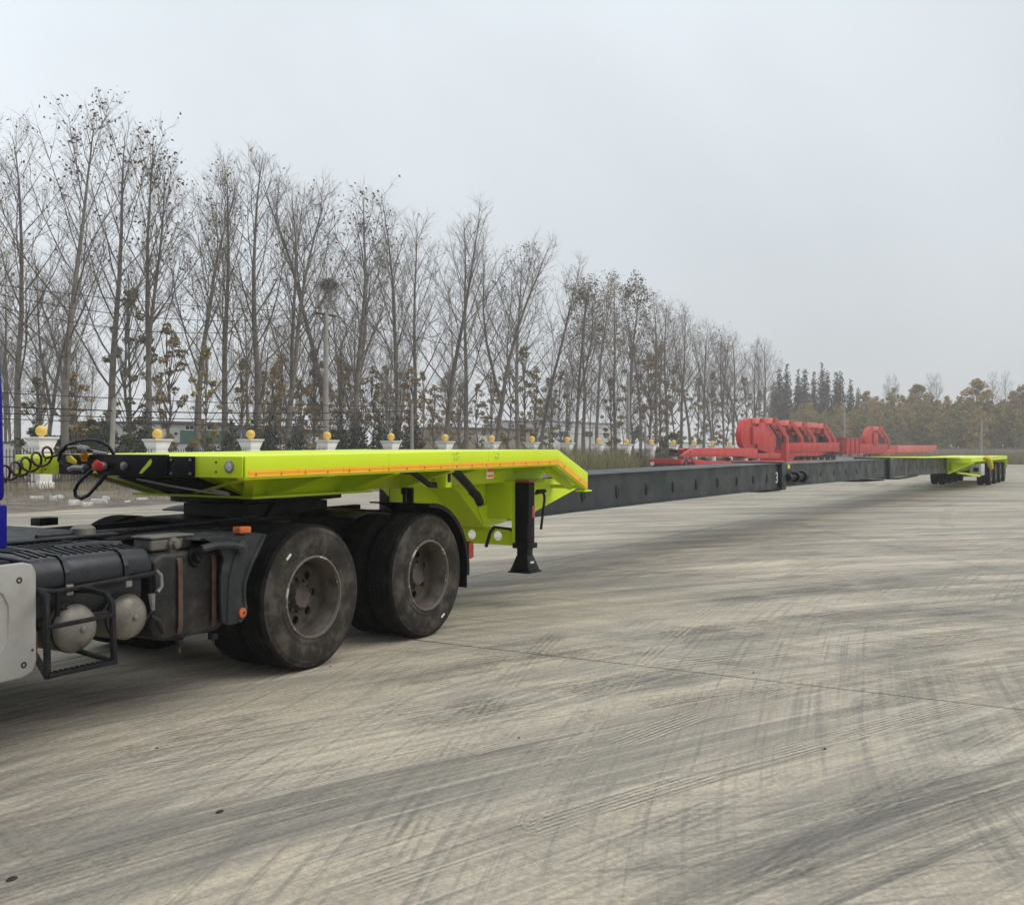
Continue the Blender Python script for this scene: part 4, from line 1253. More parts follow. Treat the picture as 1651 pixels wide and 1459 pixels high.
# landing legs, drawn up off the ground
def leg(y):
    lg = bpy.data.objects.new('landing_leg', None)
    COL.objects.link(lg)
    lg.parent = LT
    lg.location = Vector((9.385, y, 0.348)) - LO
    def G():
        return MB((0, 0, -0.348))
    G().box(-0.075, 0.075, -0.078, 0.078, 0.63, 1.285).build('outer_tube', 'black_paint', lg, bevel=0.012)
    G().box(-0.095, 0.095, -0.098, 0.098, 0.60, 0.655).build('collar', 'black_paint', lg, bevel=0.006)
    G().box(-0.062, 0.062, -0.064, 0.064, 0.40, 0.62).build('inner_tube', 'black_paint', lg, bevel=0.01)
    mb = G()
    a, b = 0.115, 0.064
    mb.add([(-a, -a, 0.365), (a, -a, 0.365), (a, a, 0.365), (-a, a, 0.365), (-b, -b, 0.525), (b, -b, 0.525), (b, b, 0.525), (-b, b, 0.525)],
           [(0, 3, 2, 1), (4, 5, 6, 7), (0, 1, 5, 4), (1, 2, 6, 5), (2, 3, 7, 6), (3, 0, 4, 7)])
    mb.box(-0.132, 0.132, -0.132, 0.132, 0.348, 0.364)
    mb.build('foot', 'black_paint', lg, bevel=0.004)
    G().box(-0.095, -0.05, -0.10, -0.086, 0.86, 1.28).build('gear_cover', 'black_paint', lg, bevel=0.006)
    G().box(-0.06, 0.075, -0.09, 0.09, 1.286, 1.312).build('gear_cap', 'red_label', lg, bevel=0.006)
    mb = G()
    mb.tube([(0.07, -0.09, 1.17), (0.20, -0.10, 1.18), (0.22, -0.11, 1.15), (0.19, -0.13, 1.10), (0.06, -0.16, 0.80)], 0.014, 8)
    mb.tube([(0.10, -0.09, 1.19), (0.25, -0.10, 1.19)], 0.022, 8)
    mb.build('crank_handle', 'black_paint', lg, smooth=True)
    G().box(0.0762, 0.0778, -0.05, 0.045, 0.93, 1.06).build('warning_label', 'red_label', lg)
    G().box(0.02, 0.070, -0.0805, -0.0785, 0.92, 1.04).build('warning_label', 'red_label', lg)
    mb = G()
    mb.bar((-0.045, -0.092, 0.455), (0.02, -0.092, 0.455), 0.012, 0.018)
    mb.build('white_mark', 'white_label', lg)
    return lg
leg(5.30)
leg(7.10)
mb = L()
mb.box(9.315, 9.455, 5.385, 5.42, 0.62, 1.30)
mb.build('leg_bracket', 'lime_paint', LT, bevel=0.004)
mb = L()
mb.box(9.315, 9.455, 6.98, 7.015, 0.62, 1.30)
mb.build('leg_bracket', 'lime_paint', LT, bevel=0.004)
# brace plate between the legs, three round holes
def plate_with_holes(u, y0, y1, z0, z1, holes, rh, th):
    mb = L()
    edges = [y0] + [(a + b) / 2 for a, b in zip(holes[:-1], holes[1:])] + [y1]
    zc = (z0 + z1) / 2
    N = 24
    for h, (ya, yb) in zip(holes, zip(edges[:-1], edges[1:])):
        vs, fs = [], []
        for k in range(N):
            t = 2 * PI * (k + 0.5) / N
            c, s = math.cos(t), math.sin(t)
            qx = (yb - h) / c if c > 1e-6 else ((ya - h) / c if c < -1e-6 else 1e9)
            qz = (z1 - zc) / s if s > 1e-6 else ((z0 - zc) / s if s < -1e-6 else 1e9)
            r = min(qx, qz)
            if k in (2, 3, 8, 9, 14, 15, 20, 21):
                pass
            for (rr_, uu) in ((r, u), (rh, u), (rh, u + th), (r, u + th)):
                vs.append((uu, h + rr_ * c, zc + rr_ * s))
        # corner points so that the outline stays square
        for k in range(N):
            k2 = (k + 1) % N
            for e in range(4):
                e2 = (e + 1) % 4
                fs.append((4 * k + e, 4 * k2 + e, 4 * k2 + e2, 4 * k + e2))
        mb.add(vs, fs)
        for (cy, cz) in ((ya, z0), (ya, z1), (yb, z0), (yb, z1)):
            k0 = None
            ang = math.atan2(cz - zc, cy - h) % (2 * PI)
            k0 = int((ang / (2 * PI)) * N - 0.5) % N
            k1 = (k0 + 1) % N
            p0, p1 = vs[4 * k0], vs[4 * k1]
            mb.add([p0, (u, cy, cz), p1, (u + th, p0[1], p0[2]), (u + th, cy, cz), (u + th, p1[1], p1[2])], [(0, 1, 2), (5, 4, 3), (0, 3, 4, 1), (1, 4, 5, 2)])
    return mb
plate_with_holes(9.36, 5.40, 7.0, 0.62, 0.81, [5.62, 5.95, 6.28, 6.62, 6.86], 0.052, 0.012).build('leg_brace', 'lime_paint', LT)
L().tube([(9.44, 5.38, 0.735), (9.30, 5.45, 0.80), (9.10, 5.50, 0.83)], 0.014, 8).build('cross_shaft', 'black_paint', LT, smooth=True)
L().tube([(9.10, 5.50, 0.83), (9.02, 5.50, 0.78), (8.94, 5.50, 0.64)], 0.018, 8).build('crank_arm', 'black_paint', LT, smooth=True)
# bracket, hoses and ram under the deck
L().box(7.58, 7.67, 5.06, 5.16, 1.295, 1.452).build('hose_bracket', 'lime_paint', LT, bevel=0.008)
L().box(7.605, 7.645, 5.052, 5.059, 1.345, 1.43).build('bracket_slot', 'black_paint', LT)
mb = L()
mb.tube([(7.98, 5.26, 1.445), (8.30, 5.34, 1.32), (8.58, 5.41, 1.20)], 0.036, 10)
mb.tube([(8.52, 5.40, 1.225), (8.66, 5.43, 1.17), (8.74, 5.45, 1.11), (8.75, 5.45, 1.075)], [0.042, 0.045, 0.045, 0.035], 10)
mb.build('hydraulic_ram', 'black_paint', LT, smooth=True)
mb = L()
mb.tube([(8.02, 5.24, 1.45), (8.36, 5.32, 1.31), (8.62, 5.40, 1.20)], 0.016, 8)
mb.build('ram_hose', 'hose_rubber', LT, smooth=True)
mb = L()
mb.tube([(7.05, 5.25, 1.46), (7.28, 5.22, 1.445), (7.38, 5.20, 1.39), (7.50, 5.19, 1.325), (7.62, 5.18, 1.315)], 0.026, 8)
mb.build('hose_bundle', 'hose_rubber', LT, smooth=True)
wl = L().prism([(8.19, 1.362), (8.315, 1.364), (8.315, 1.462), (8.19, 1.460)], 5.02, 5.024).build('warning_label', 'white_label', LT)
L().box(8.205, 8.305, 5.017, 5.0195, 1.372, 1.398).build('print', 'orange_label', wl)
L().box(8.205, 8.312, 5.017, 5.0195, 1.422, 1.455).build('print', 'orange_label', wl)
L().lathe([(0.02, 5.419), (0.02, 5.412), (0.012, 5.412), (0.012, 5.419)], (9.72, 0, 1.08), 'Y', 12).build('grease_point', 'black_paint', LT)

# ------------------------------------------------------------------ telescopic beam
zt = lambda u: np.interp(u, [9.4, 11.69, 20.2, 31.5, 43.0, 46.0], [1.300, 1.312, 1.343, 1.340, 1.288, 1.27])
zl = lambda u: np.interp(u, [9.4, 11.69, 20.2, 31.5, 43.0, 46.0], [0.850, 0.857, 0.852, 0.778, 0.661, 0.63])
def section(u0, u1, ins, name, socket, pad, drop=0.0):
    """one telescopic section: box web, lips of the flanges, sockets along the near side"""
    n = 6
    us = [u0 + (u1 - u0) * i / n for i in range(n + 1)]
    ya, yb = 5.75 + ins, 6.65 - ins
    bm_ = L()
    poly = [(u, float(zl(u)) + 0.012 + ins) for u in us] + [(u, float(zt(u)) - 0.012 - ins) for u in reversed(us)]
    # strip-wise to keep the long polygons convex
    for i in range(n):
        a, b = us[i], us[i + 1]
        bm_.prism([(a, float(zl(a)) + 0.012 + drop), (b, float(zl(b)) + 0.012 + drop), (b, float(zt(b)) - 0.012 - drop), (a, float(zt(a)) - 0.012 - drop)], ya, yb)
    bo = bm_.build(name, 'charcoal_paint', LT)
    for nm, z_, s_ in (('top_flange', zt, -1), ('bottom_flange', zl, 1)):
        fl = L()
        for a, b in zip(us[:-1], us[1:]):
            za, zb_ = float(z_(a)) + s_ * drop, float(z_(b)) + s_ * drop
            fl.prism([(a, za), (b, zb_), (b, zb_ + s_ * 0.012), (a, za + s_ * 0.012)], ya - 0.045, yb + 0.045)
        fl.build(nm, 'charcoal_paint', bo)
    for u in socket:
        z = float(zl(u) * 0.56 + zt(u) * 0.44)
        if pad:
            w_, h_ = 0.052, 0.085
            pd = L().prism([(u - w_, z - h_ * .6), (u - w_ * .6, z - h_), (u + w_ * .5, z - h_), (u + w_ * .5, z + h_), (u - w_ * .6, z + h_), (u - w_, z + h_ * .6)], ya - 0.012, ya - 0.001).build('pin_socket', 'charcoal_paint', bo, bevel=0.004)
            L().prism([(u - 0.010, z - 0.055), (u + 0.020, z - 0.055), (u + 0.020, z + 0.055), (u - 0.010, z + 0.055)], ya - 0.0145, ya - 0.0125).build('socket_hole', 'black_paint', bo)
        else:
            L().box(u - 0.05, u + 0.05, ya - 0.004, ya - 0.001, z - 0.06, z + 0.06).build('pin_socket', 'black_paint', bo)
    return bo
def u_at(px):
    r = (px - 825) / FPX
    return 5.843 * (FX + FY * r) / (0.5134 - 0.8583 * r)
s1 = section(9.75, 20.2, 0.0, 'front_beam', [u_at(p) for p in (881, 941, 996, 1043.5, 1086, 1123.5, 1157.5, 1188.5, 1215, 1237)], True)
s2 = section(20.2, 31.5, 0.05, 'middle_beam', [u_at(p) for p in (1305, 1327, 1348, 1367, 1384, 1400, 1415)], False, 0.018)
s3 = section(31.5, 43.0, 0.08, 'rear_beam', [u_at(p) for p in (1441, 1450, 1459, 1468, 1476, 1484, 1491, 1498, 1505, 1511, 1516, 1520)], False, 0.012)
# collars at the joints
for (u, dl, ins) in ((20.32, 0.20, -0.035), (31.4, 0.35, -0.01)):
    co = L()
    a, b = u - dl, u + dl * 0.4
    co.prism([(a, float(zl(u)) - 0.035), (b, float(zl(u)) - 0.035), (b, float(zt(u)) + 0.03), (a, float(zt(u)) + 0.03)], 5.70 + ins + 0.035 - 0.02, 6.72)
    co.build('beam_collar', 'charcoal_paint', LT, bevel=0.012)
L().prism([(18.6, 0.838), (20.12, 0.815), (20.12, 0.8), (19.0, 0.81)], 5.72, 6.68).build('beam_shoe', 'black_paint', LT)
L().prism([(27.2, 0.772), (31.0, 0.735), (31.0, 0.70), (28.4, 0.74)], 5.85, 6.55).build('beam_shoe', 'black_paint', LT)
L().tube([(31.6, 5.9, 0.75), (33.0, 5.8, 0.72), (34.5, 5.85, 0.71), (36.2, 5.8, 0.74)], 0.035, 6).build('air_line', 'hose_rubber', LT)
# locking cylinder beside the joint
lk = L()
for (a, b, r) in ((20.45, 20.62, 0.07), (20.62, 20.95, 0.055), (20.95, 21.12, 0.10), (21.12, 21.45, 0.075), (21.45, 21.62, 0.115), (21.62, 21.80, 0.06)):
    lk.tube([(a, 5.66, 1.055), (b, 5.66, 1.055)], r, 14)
lk.tube([(21.8, 5.66, 1.055), (22.3, 5.66, 1.07)], 0.014, 6)
lk.tube([(20.9, 5.66, 0.98), (21.3, 5.64, 0.93), (22.0, 5.66, 0.93)], 0.02, 6)
lko = lk.build('locking_cylinder', 'black_paint', LT, smooth=True, angle=35)
L().box(20.43, 20.58, 5.655, 5.665, 1.235, 1.315).build('yellow_sticker', 'yellow_plastic', LT)
# the white 3 by the joint
tcv = bpy.data.curves.new('numeral', 'FONT')
tcv.body = '3'
tcv.size = 0.30
tcv.extrude = 0.001
tcv.align_x = 'CENTER'
tcv.resolution_u = 4
to = bpy.data.objects.new('numeral', tcv)
COL.objects.link(to)
dg = bpy.context.evaluated_depsgraph_get()
dg.update()
me = bpy.data.meshes.new_from_object(to.evaluated_get(dg))
bpy.data.objects.remove(to)
me.materials.clear()
me.materials.append(MATS['white_label'])
no = bpy.data.objects.new('numeral', me)
COL.objects.link(no)
no.parent = LT
no.rotation_euler = (rad(90), 0, 0)
no.location = Vector((19.98, 5.7465, 0.965)) - LO
no.scale = (1.25, 1, 1)

# ------------------------------------------------------------------ rear bogie and deck
ZD = 1.255
wing = L().prism([(33.8, 1.352), (43.0, 1.300), (43.0, 1.268), (33.8, 1.335)], 5.35, 7.05).build('wing_plate', 'lime_paint', LT)
L().box(43.0, 57.0, VN + .012, VF - .012, ZD - 0.03, ZD).build('rear_deck', 'lime_paint', LT)
L().box(42.98, 43.02, VN, VF, ZD - 0.20, ZD + 0.003).build('deck_front_plate', 'lime_paint', LT)
for y in (VN, VF - .012):
    L().box(43.021, 57.0, y, y + 0.011, ZD - 0.16, ZD + 0.002).build('deck_side', 'lime_paint', LT)
L().box(57.0, 57.03, VN, VF, ZD - 0.60, ZD + 0.002).build('deck_tail', 'lime_paint', LT)
L().box(43.0, 57.0, 5.85, 6.55, 0.66, ZD - 0.031).build('spine', 'lime_paint', LT)
for u in (43.1, 45.0, 47.0, 49.0, 51.0, 53.0, 55.0):
    for (ya, yb) in ((VN + .02, 5.85), (VF - .02, 6.55)):
        mb = L()
        mb.add([(u, ya, ZD - .16), (u, ya, ZD - .04), (u, yb, ZD - .04), (u, yb, 0.72), (u + .02, ya, ZD - .16), (u + .02, ya, ZD - .04), (u + .02, yb, ZD - .04), (u + .02, yb, 0.72)],
               [(0, 1, 2, 3), (7, 6, 5, 4), (0, 4, 5, 1), (1, 5, 6, 2), (2, 6, 7, 3), (3, 7, 4, 0)])
        mb.build('outrigger', 'lime_paint', LT)
# brace struts seen on the front of the bogie
L().bar((43.0, 5.80, 0.68), (44.2, 5.02, 1.08), 0.10, 0.10).build('brace', 'lime_paint', LT)
L().bar((43.0, 5.62, 1.06), (43.0, 5.62, 0.72), 0.09, 0.09, (1, 0, 0)).build('brace', 'lime_paint', LT)
L().bar((44.2, 5.6, 0.66), (46.0, 5.0, 0.50), 0.08, 0.08).build('brace', 'lime_paint', LT)
tb = L().box(46.2, 47.4, 4.95, 5.40, 0.50, 0.98).build('tool_box', 'wall_grey', LT, bevel=0.02, label='pale grey tool box ahead of the bogie wheels')
L().box(46.185, 46.199, 5.05, 5.25, 0.66, 0.84).build('opening', 'black_paint', tb)
bag = L()
bag.tube([(47.2, 4.90, 1.27), (47.5, 4.84, 1.22), (47.9, 4.82, 1.05), (48.3, 4.83, 0.92), (48.9, 4.85, 0.78)], [0.05, 0.10, 0.12, 0.12, 0.09], 10)
bag.build('yellow_sleeve', 'yellow_cloth', LT, smooth=True, label='yellow sleeve hanging over the edge of the rear deck')
L().box(46.9, 47.0, 4.92, 4.945, 1.15, 1.24).build('side_lamp', 'red_lens', LT)
L().tube([(49.9, 4.93, 1.05), (49.9, 4.93, 0.80)], 0.03, 6).build('lamp_bracket', 'white_label', LT)
for i, u in enumerate((50.0, 52.0, 54.0, 56.0)):
    for (y, rz) in ((4.96, 0), (7.44, PI)):
        c = copy_tree(wn, LT)
        c.location = Vector((u, y, 0.475)) - LO
        c.rotation_euler = (0, 0.4 * i, rz)
        c.scale = (0.88, 0.88, 0.88)
        c['label'] = 'dual wheel under the rear deck'
    L().lathe([(0.07, 5.3), (0.11, 6.0), (0.11, 6.4), (0.07, 7.1)], (u, 0, 0.475), 'Y', 12).build('axle', 'black_paint', LT)
del wn['label']
# the white rim slivers: outboard lips of the bogie wheels come with the copies

# ------------------------------------------------------------------ air and electric lines between truck and trailer
def ufr(px, py, off=0.06):
    return at_u(px, py, 5.047 - off)
mb = MB()
A, B = ufr(-45, 776, 0.12), ufr(82, 731, 0.10)
pts = []
N = 150
for i in range(N + 1):
    q = i / N
    c = A.lerp(B, q)
    t = 2 * PI * 7.6 * q
    c = c + Vector((0, 0, -0.03 * math.sin(PI * q)))
    pts.append(c + Vector((0.062 * math.cos(t), 0, 0.062 * math.sin(t))))
pts += [ufr(95, 733, .10), ufr(106, 724, .10), ufr(118, 721, .10), ufr(135, 723, .09), ufr(150, 728, 0.07)]
mb.tube(pts, 0.0095, 8)
o = tag(mb.build('coiled_hose', 'red_hose', smooth=True), 'dark red coiled air hose stretched from the cab to the lime trailer', 'hose')
mb = MB()
mb.tube([ufr(112, 753, .07), ufr(100, 750, .09), ufr(94, 742, .10), ufr(97, 728, .11), ufr(108, 717, .11), ufr(125, 711, .11), ufr(145, 709, .10), ufr(162, 712, .08), ufr(174, 719, .06), ufr(181, 729, .03), ufr(183, 733, 0.02)], 0.0125, 8)
mb.build('looped_cable', 'hose_rubber', smooth=True)
tag(bpy.context.scene.objects['looped_cable'], 'black cable arching above the black connector panel', 'cable')
mb = MB()
mb.tube([ufr(153, 753, .09), ufr(140, 765, .10), ufr(127, 777, .10), ufr(120, 790, .11), ufr(121, 800, .11), ufr(130, 804, .11), ufr(142, 798, .11), ufr(153, 786, .11), ufr(163, 774, .10), ufr(172, 763, .10)], 0.0135, 8)
dh = tag(mb.build('hanging_hose', 'hose_rubber', smooth=True), 'black rubber hose hanging in a loop below the connector panel', 'hose')
mb = MB()
mb.tube([ufr(158, 781, .111), ufr(163, 774, .101), ufr(172, 763, .101)], 0.0165, 8)
mb.build('sleeve', 'soiled_black', dh, smooth=True)
mb = MB()
mb.tube([ufr(108, 722, .08), ufr(125, 722, .08), ufr(140, 726, .07), ufr(155, 730, .06), ufr(172, 732, .04)], [0.012, 0.018, 0.014, 0.018, 0.012], 8)
mb.tube([ufr(128, 722, .09), ufr(140, 724, .09)], 0.024, 8)
tag(mb.build('hose_coupler', 'bare_metal', smooth=True), 'metal hose coupler lying on top of the black connector panel', 'coupler')

# ================================================================== FENCE
ball_px = [66, 252, 403, 526.5, 629, 716, 790, 854.5, 911, 961, 1007, 1048, 1085, 1117.5, 1148, 1176]
FV = 37.0
FU0, FDU = 26.2, 5.84


def make_pillar():
    t = thing('fence_pillar', 'x', 'pillar')
    mb = MB()
    mb.box(-0.36, 0.36, -0.36, 0.36, 0.0, 0.25)
    mb.box(-0.29, 0.29, -0.29, 0.29, 0.25, 1.46)
    mb.build('shaft', 'pillar_paint', t, bevel=0.012)
    cpm = MB()
    for (z0, z1, a, b) in ((1.46, 1.53, 0.34, 0.34), (1.53, 1.57, 0.31, 0.31), (1.57, 1.98, 0.31, 0.44), (1.98, 2.07, 0.475, 0.485)):
        cpm.add([(-a, -a, z0), (a, -a, z0), (a, a, z0), (-a, a, z0), (-b, -b, z1), (b, -b, z1), (b, b, z1), (-b, b, z1)],
                [(0, 3, 2, 1), (4, 5, 6, 7), (0, 1, 5, 4), (1, 2, 6, 5), (2, 3, 7, 6), (3, 0, 4, 7)])
    cpm.build('capital', 'pillar_paint', t, bevel=0.01)
    pr = [(0.09, 2.07), (0.09, 2.10)] + [(0.225 * math.cos(rad(a)), 2.31 + 0.225 * math.sin(rad(a))) for a in range(-66, 91, 12)] + [(0.0, 2.535)]
    MB().lathe(pr, (0, 0, 0), 'Z', 24).build('ball', 'ball_paint', t, smooth=True)
    return t


P0 = make_pillar()
NP = 20
rp = random.Random(2)
for i in range(NP):
    p = P0 if i == 0 else copy_tree(P0)
    p.location = (FU0 + FDU * i, FV, rp.uniform(-0.03, 0.02) - (0.0 if i < 6 else 0.015 * (i - 6)))
    p.rotation_euler = (0, 0, rp.uniform(-0.03, 0.03))
    p['label'] = 'white fence pillar topped with a yellow ball, %s from the left in its row' % ORD[i]
    p['group'] = 'ball topped pillars along the yard fence'


def make_rail():
    t = thing('iron_railing', 'x', 'railing')
    mb = MB()
    mb.box(0.295, FDU - 0.295, -0.02, 0.02, 0.28, 0.32)
    mb.box(0.295, FDU - 0.295, -0.02, 0.02, 1.28, 1.32)
    mb.build('rail', 'iron', t)
    mb = MB()
    n = 36
    for k in range(n):
        x = 0.34 + (FDU - 0.68) * k / (n - 1)
        mb.box(x - 0.011, x + 0.011, -0.011, 0.011, 0.10, 1.50)
        mb.add([(x - 0.028, 0, 1.50), (x + 0.028, 0, 1.50), (x, -0.02, 1.50), (x, 0.02, 1.50), (x, 0, 1.64)], [(0, 2, 4), (2, 1, 4), (1, 3, 4), (3, 0, 4), (0, 3, 1, 2)])
    mb.build('spiked_bars', 'iron', t, kind='stuff')
    return t


R0_ = make_rail()
for i in range(-1, NP - 1):
    p = R0_ if i == -1 else copy_tree(R0_)
    p.location = (FU0 + FDU * i, FV, 0)
    p['label'] = ('black spiked iron railing panel between the %s and %s white pillars' % (ORD[i], ORD[i + 1])) if 0 <= i < NP - 1 else 'black spiked iron railing panel left of the first white pillar'
    p['group'] = 'iron railing panels between the pillars'

# ================================================================== TREES
def np_tubes(paths, n):
    """paths: list of (points, radii); returns verts, quads"""
    V, F = [], []
    base = 0
    for pts, rs_ in paths:
        pts = np.asarray(pts, float)
        m_ = len(pts)
        d = np.empty_like(pts)
        d[:-1] = pts[1:] - pts[:-1]
        d[-1] = d[-2]
        d /= np.linalg.norm(d, axis=1)[:, None] + 1e-9
        ref = np.array([0.0, 0.0, 1.0]) if abs(d[0][2]) < 0.9 else np.array([1.0, 0.0, 0.0])
        a = np.cross(d, ref)
        a /= np.linalg.norm(a, axis=1)[:, None] + 1e-9
        b = np.cross(d, a)
        t = 2 * PI * np.arange(n) / n
        ring = (a[:, None, :] * np.cos(t)[None, :, None] + b[:, None, :] * np.sin(t)[None, :, None]) * np.asarray(rs_)[:, None, None] + pts[:, None, :]
        V.append(ring.reshape(-1, 3))
        i = np.arange(m_ - 1)[:, None] * n
        k = np.arange(n)[None, :]
        k2 = (k + 1) % n
        q = np.stack([i + k, i + k2, i + n + k2, i + n + k], -1).reshape(-1, 4) + base
        F.append(q)
        base += m_ * n
    return np.concatenate(V), np.concatenate(F)


def leaves_at(points, size, rng, drop=0.5):
    """one bent leaf-sized quad at every point, turned at random"""
    points = np.asarray(points, float)
    n = len(points)
    a = rng.normal(size=(n, 3))
    a /= np.linalg.norm(a, axis=1)[:, None]
    b = rng.normal(size=(n, 3))
    b -= a * (a * b).sum(1)[:, None]
    b /= np.linalg.norm(b, axis=1)[:, None]
    s = (size * rng.uniform(0.6, 1.3, n))[:, None]
    v = np.stack([points - a * s, points + b * s * 0.55, points + a * s, points - b * s * 0.55], 1).reshape(-1, 3)
    f = np.arange(4 * n).reshape(-1, 4)
    return v, f


def bare_tree(seed, H=18.0, nl=20, leaf=0, leafmat='leaf_dry', lsize=0.085, tip=False, fork=None, spread=0.50, low=0.2, twr=0.0044):
    rg = np.random.default_rng(seed)
    U = rg.uniform
    t_root = thing('bare_poplar' if leaf < 900 else 'leafy_poplar', 'x', 'tree')
    big, mid, fine = [], [], []
    tips = []

    def trunk(start, h, r0, lean, first=True):
        n = 14
        pts, rr_ = [], []
        x = np.array(start, float)
        d = np.array([lean[0], lean[1], 1.0])
        for k in range(n + 1):
            q = k / n
            pts.append(x.copy())
            rr_.append(r0 * (1 - q) ** 0.85 + 0.012 + (0.5 * r0 * max(0, 0.06 - q) / 0.06 if first else 0))
            d = d + np.array([U(-.05, .05), U(-.05, .05), 0]) + np.array([-lean[0], -lean[1], 0]) * 0.10
            x = x + d / np.linalg.norm(d) * h / n
        big.append((pts, rr_))
        return np.array(pts), np.array(rr_)

    leaders = []
    P, Rr = trunk((0, 0, -0.1), H, H * 0.0098, (U(-.06, .06), U(-.06, .06)))
    leaders.append((P, Rr, low, 1.0))
    if fork:
        k = int(fork * 14)
        s = U(0.22, 0.32) * (1 if U() > 0.5 else -1)
        P2, R2 = trunk(P[k], H * (1 - fork) * 0.93, Rr[k] * 0.8, (s, U(-.15, .15)), False)
        leaders.append((P2, R2, 0.15, 0.85))
    for (P, Rr, lo, sc) in leaders:
        hh = P[-1][2] - P[0][2]
        n_l = int(nl * sc)
        az = U(0, 6.28)
        for i in range(n_l):
            q = lo + (0.97 - lo) * ((i + U(0, 0.8)) / n_l) ** 0.9
            fk = q * (len(P) - 1)
            k = min(int(fk), len(P) - 2)
            p = P[k] + (P[k + 1] - P[k]) * (fk - k)
            r = Rr[k] * U(0.20, 0.34)
            az += 2.4 + U(-.5, .5)
            Ln = (hh * spread * (1 - q) ** 0.75 * min(1.0, 0.75 + (q - lo) * 1.6) + 0.7) * U(0.65, 1.2)
            el = rad(U(38, 56) + 20 * q)
            d = np.array([math.cos(az) * math.cos(el), math.sin(az) * math.cos(el), math.sin(el)])
            ns = 6
            pts, rr_ = [p.copy()], [r]
            x = p.copy()
            for s_ in range(ns):
                d = d + np.array([U(-.10, .10), U(-.10, .10), 0.07])
                d /= np.linalg.norm(d)
                x = x + d * Ln / ns
                pts.append(x.copy())
                rr_.append(r * (1 - (s_ + 1) / ns) ** 0.8 + 0.008)
            mid.append((pts, rr_))
            tips.append(x.copy())
            nsb = int(4 + Ln * 2.0)
            A = np.array(pts)
            for j in range(nsb):
                sq = U(0.15, 1.0)
                f2 = sq * ns
                k2 = min(int(f2), ns - 1)
                pp = A[k2] + (A[k2 + 1] - A[k2]) * (f2 - k2)
                dd = A[k2 + 1] - A[k2]
                dd = dd / np.linalg.norm(dd)
                side = rg.normal(size=3)
                side -= dd * side.dot(dd)
                side /= np.linalg.norm(side)
                dd = dd * 0.8 + side * U(0.45, 0.85) + np.array([0, 0, 0.12])
                dd /= np.linalg.norm(dd)
                l2 = (Ln * 0.30 * (1.1 - 0.6 * sq) + 0.35) * U(0.6, 1.25)
                m1 = pp + dd * l2 * 0.5 + rg.normal(size=3) * 0.03
                m2 = m1 + (dd + np.array([0, 0, 0.22])) * l2 * 0.5 + rg.normal(size=3) * 0.04
                r2 = 0.006 + 0.0032 * Ln * 0.5 * U(.6, 1)
                fine.append(([pp, m1, m2], [r2, r2 * 0.75, twr]))
                tips.append(m2)
                for tw in range(int(3 + l2 * 3.6)):
                    sq2 = U(0.2, 1.0)
                    b = pp + (m1 - pp) * min(1, sq2 * 2) + (m2 - m1) * max(0, sq2 * 2 - 1)
                    sd = rg.normal(size=3)
                    d3 = dd * 0.9 + sd * 0.42 + np.array([0, 0, 0.15])
                    d3 /= np.linalg.norm(d3)
                    l3 = U(0.25, 0.75)
                    e = b + d3 * l3
                    fine.append(([b, e], [twr * 1.05, twr * 0.7]))
                    tips.append(e)
    v, f = np_tubes(big, 9)
    raw_mesh('trunk', v, f, 'bark', t_root, smooth=True)
    v, f = np_tubes(mid, 5)
    raw_mesh('limbs', v, f, 'bark', t_root, smooth=True)
    v, f = np_tubes(fine, 3)
    raw_mesh('twigs', v, f, 'twig', t_root)
    if leaf:
        tips_ = np.array(tips)
        if tip:
            wgt = np.clip((tips_[:, 2] / H - 0.35), 0.02, 1) ** 2
        else:
            # leaves hang in loose clumps
            cen = tips_[rg.integers(0, len(tips_), 14)]
            dist = np.min(np.linalg.norm(tips_[:, None, :] - cen[None, :, :], axis=2), axis=1)
            wgt = np.exp(-(dist / 1.5) ** 2) + 0.10
        idx = rg.choice(len(tips_), leaf, p=wgt / wgt.sum())
        pts = tips_[idx] + rg.normal(size=(leaf, 3)) * 0.14
        v, f = leaves_at(pts, lsize, rg)
        raw_mesh('leaves', v, f, leafmat, t_root)
    return t_root


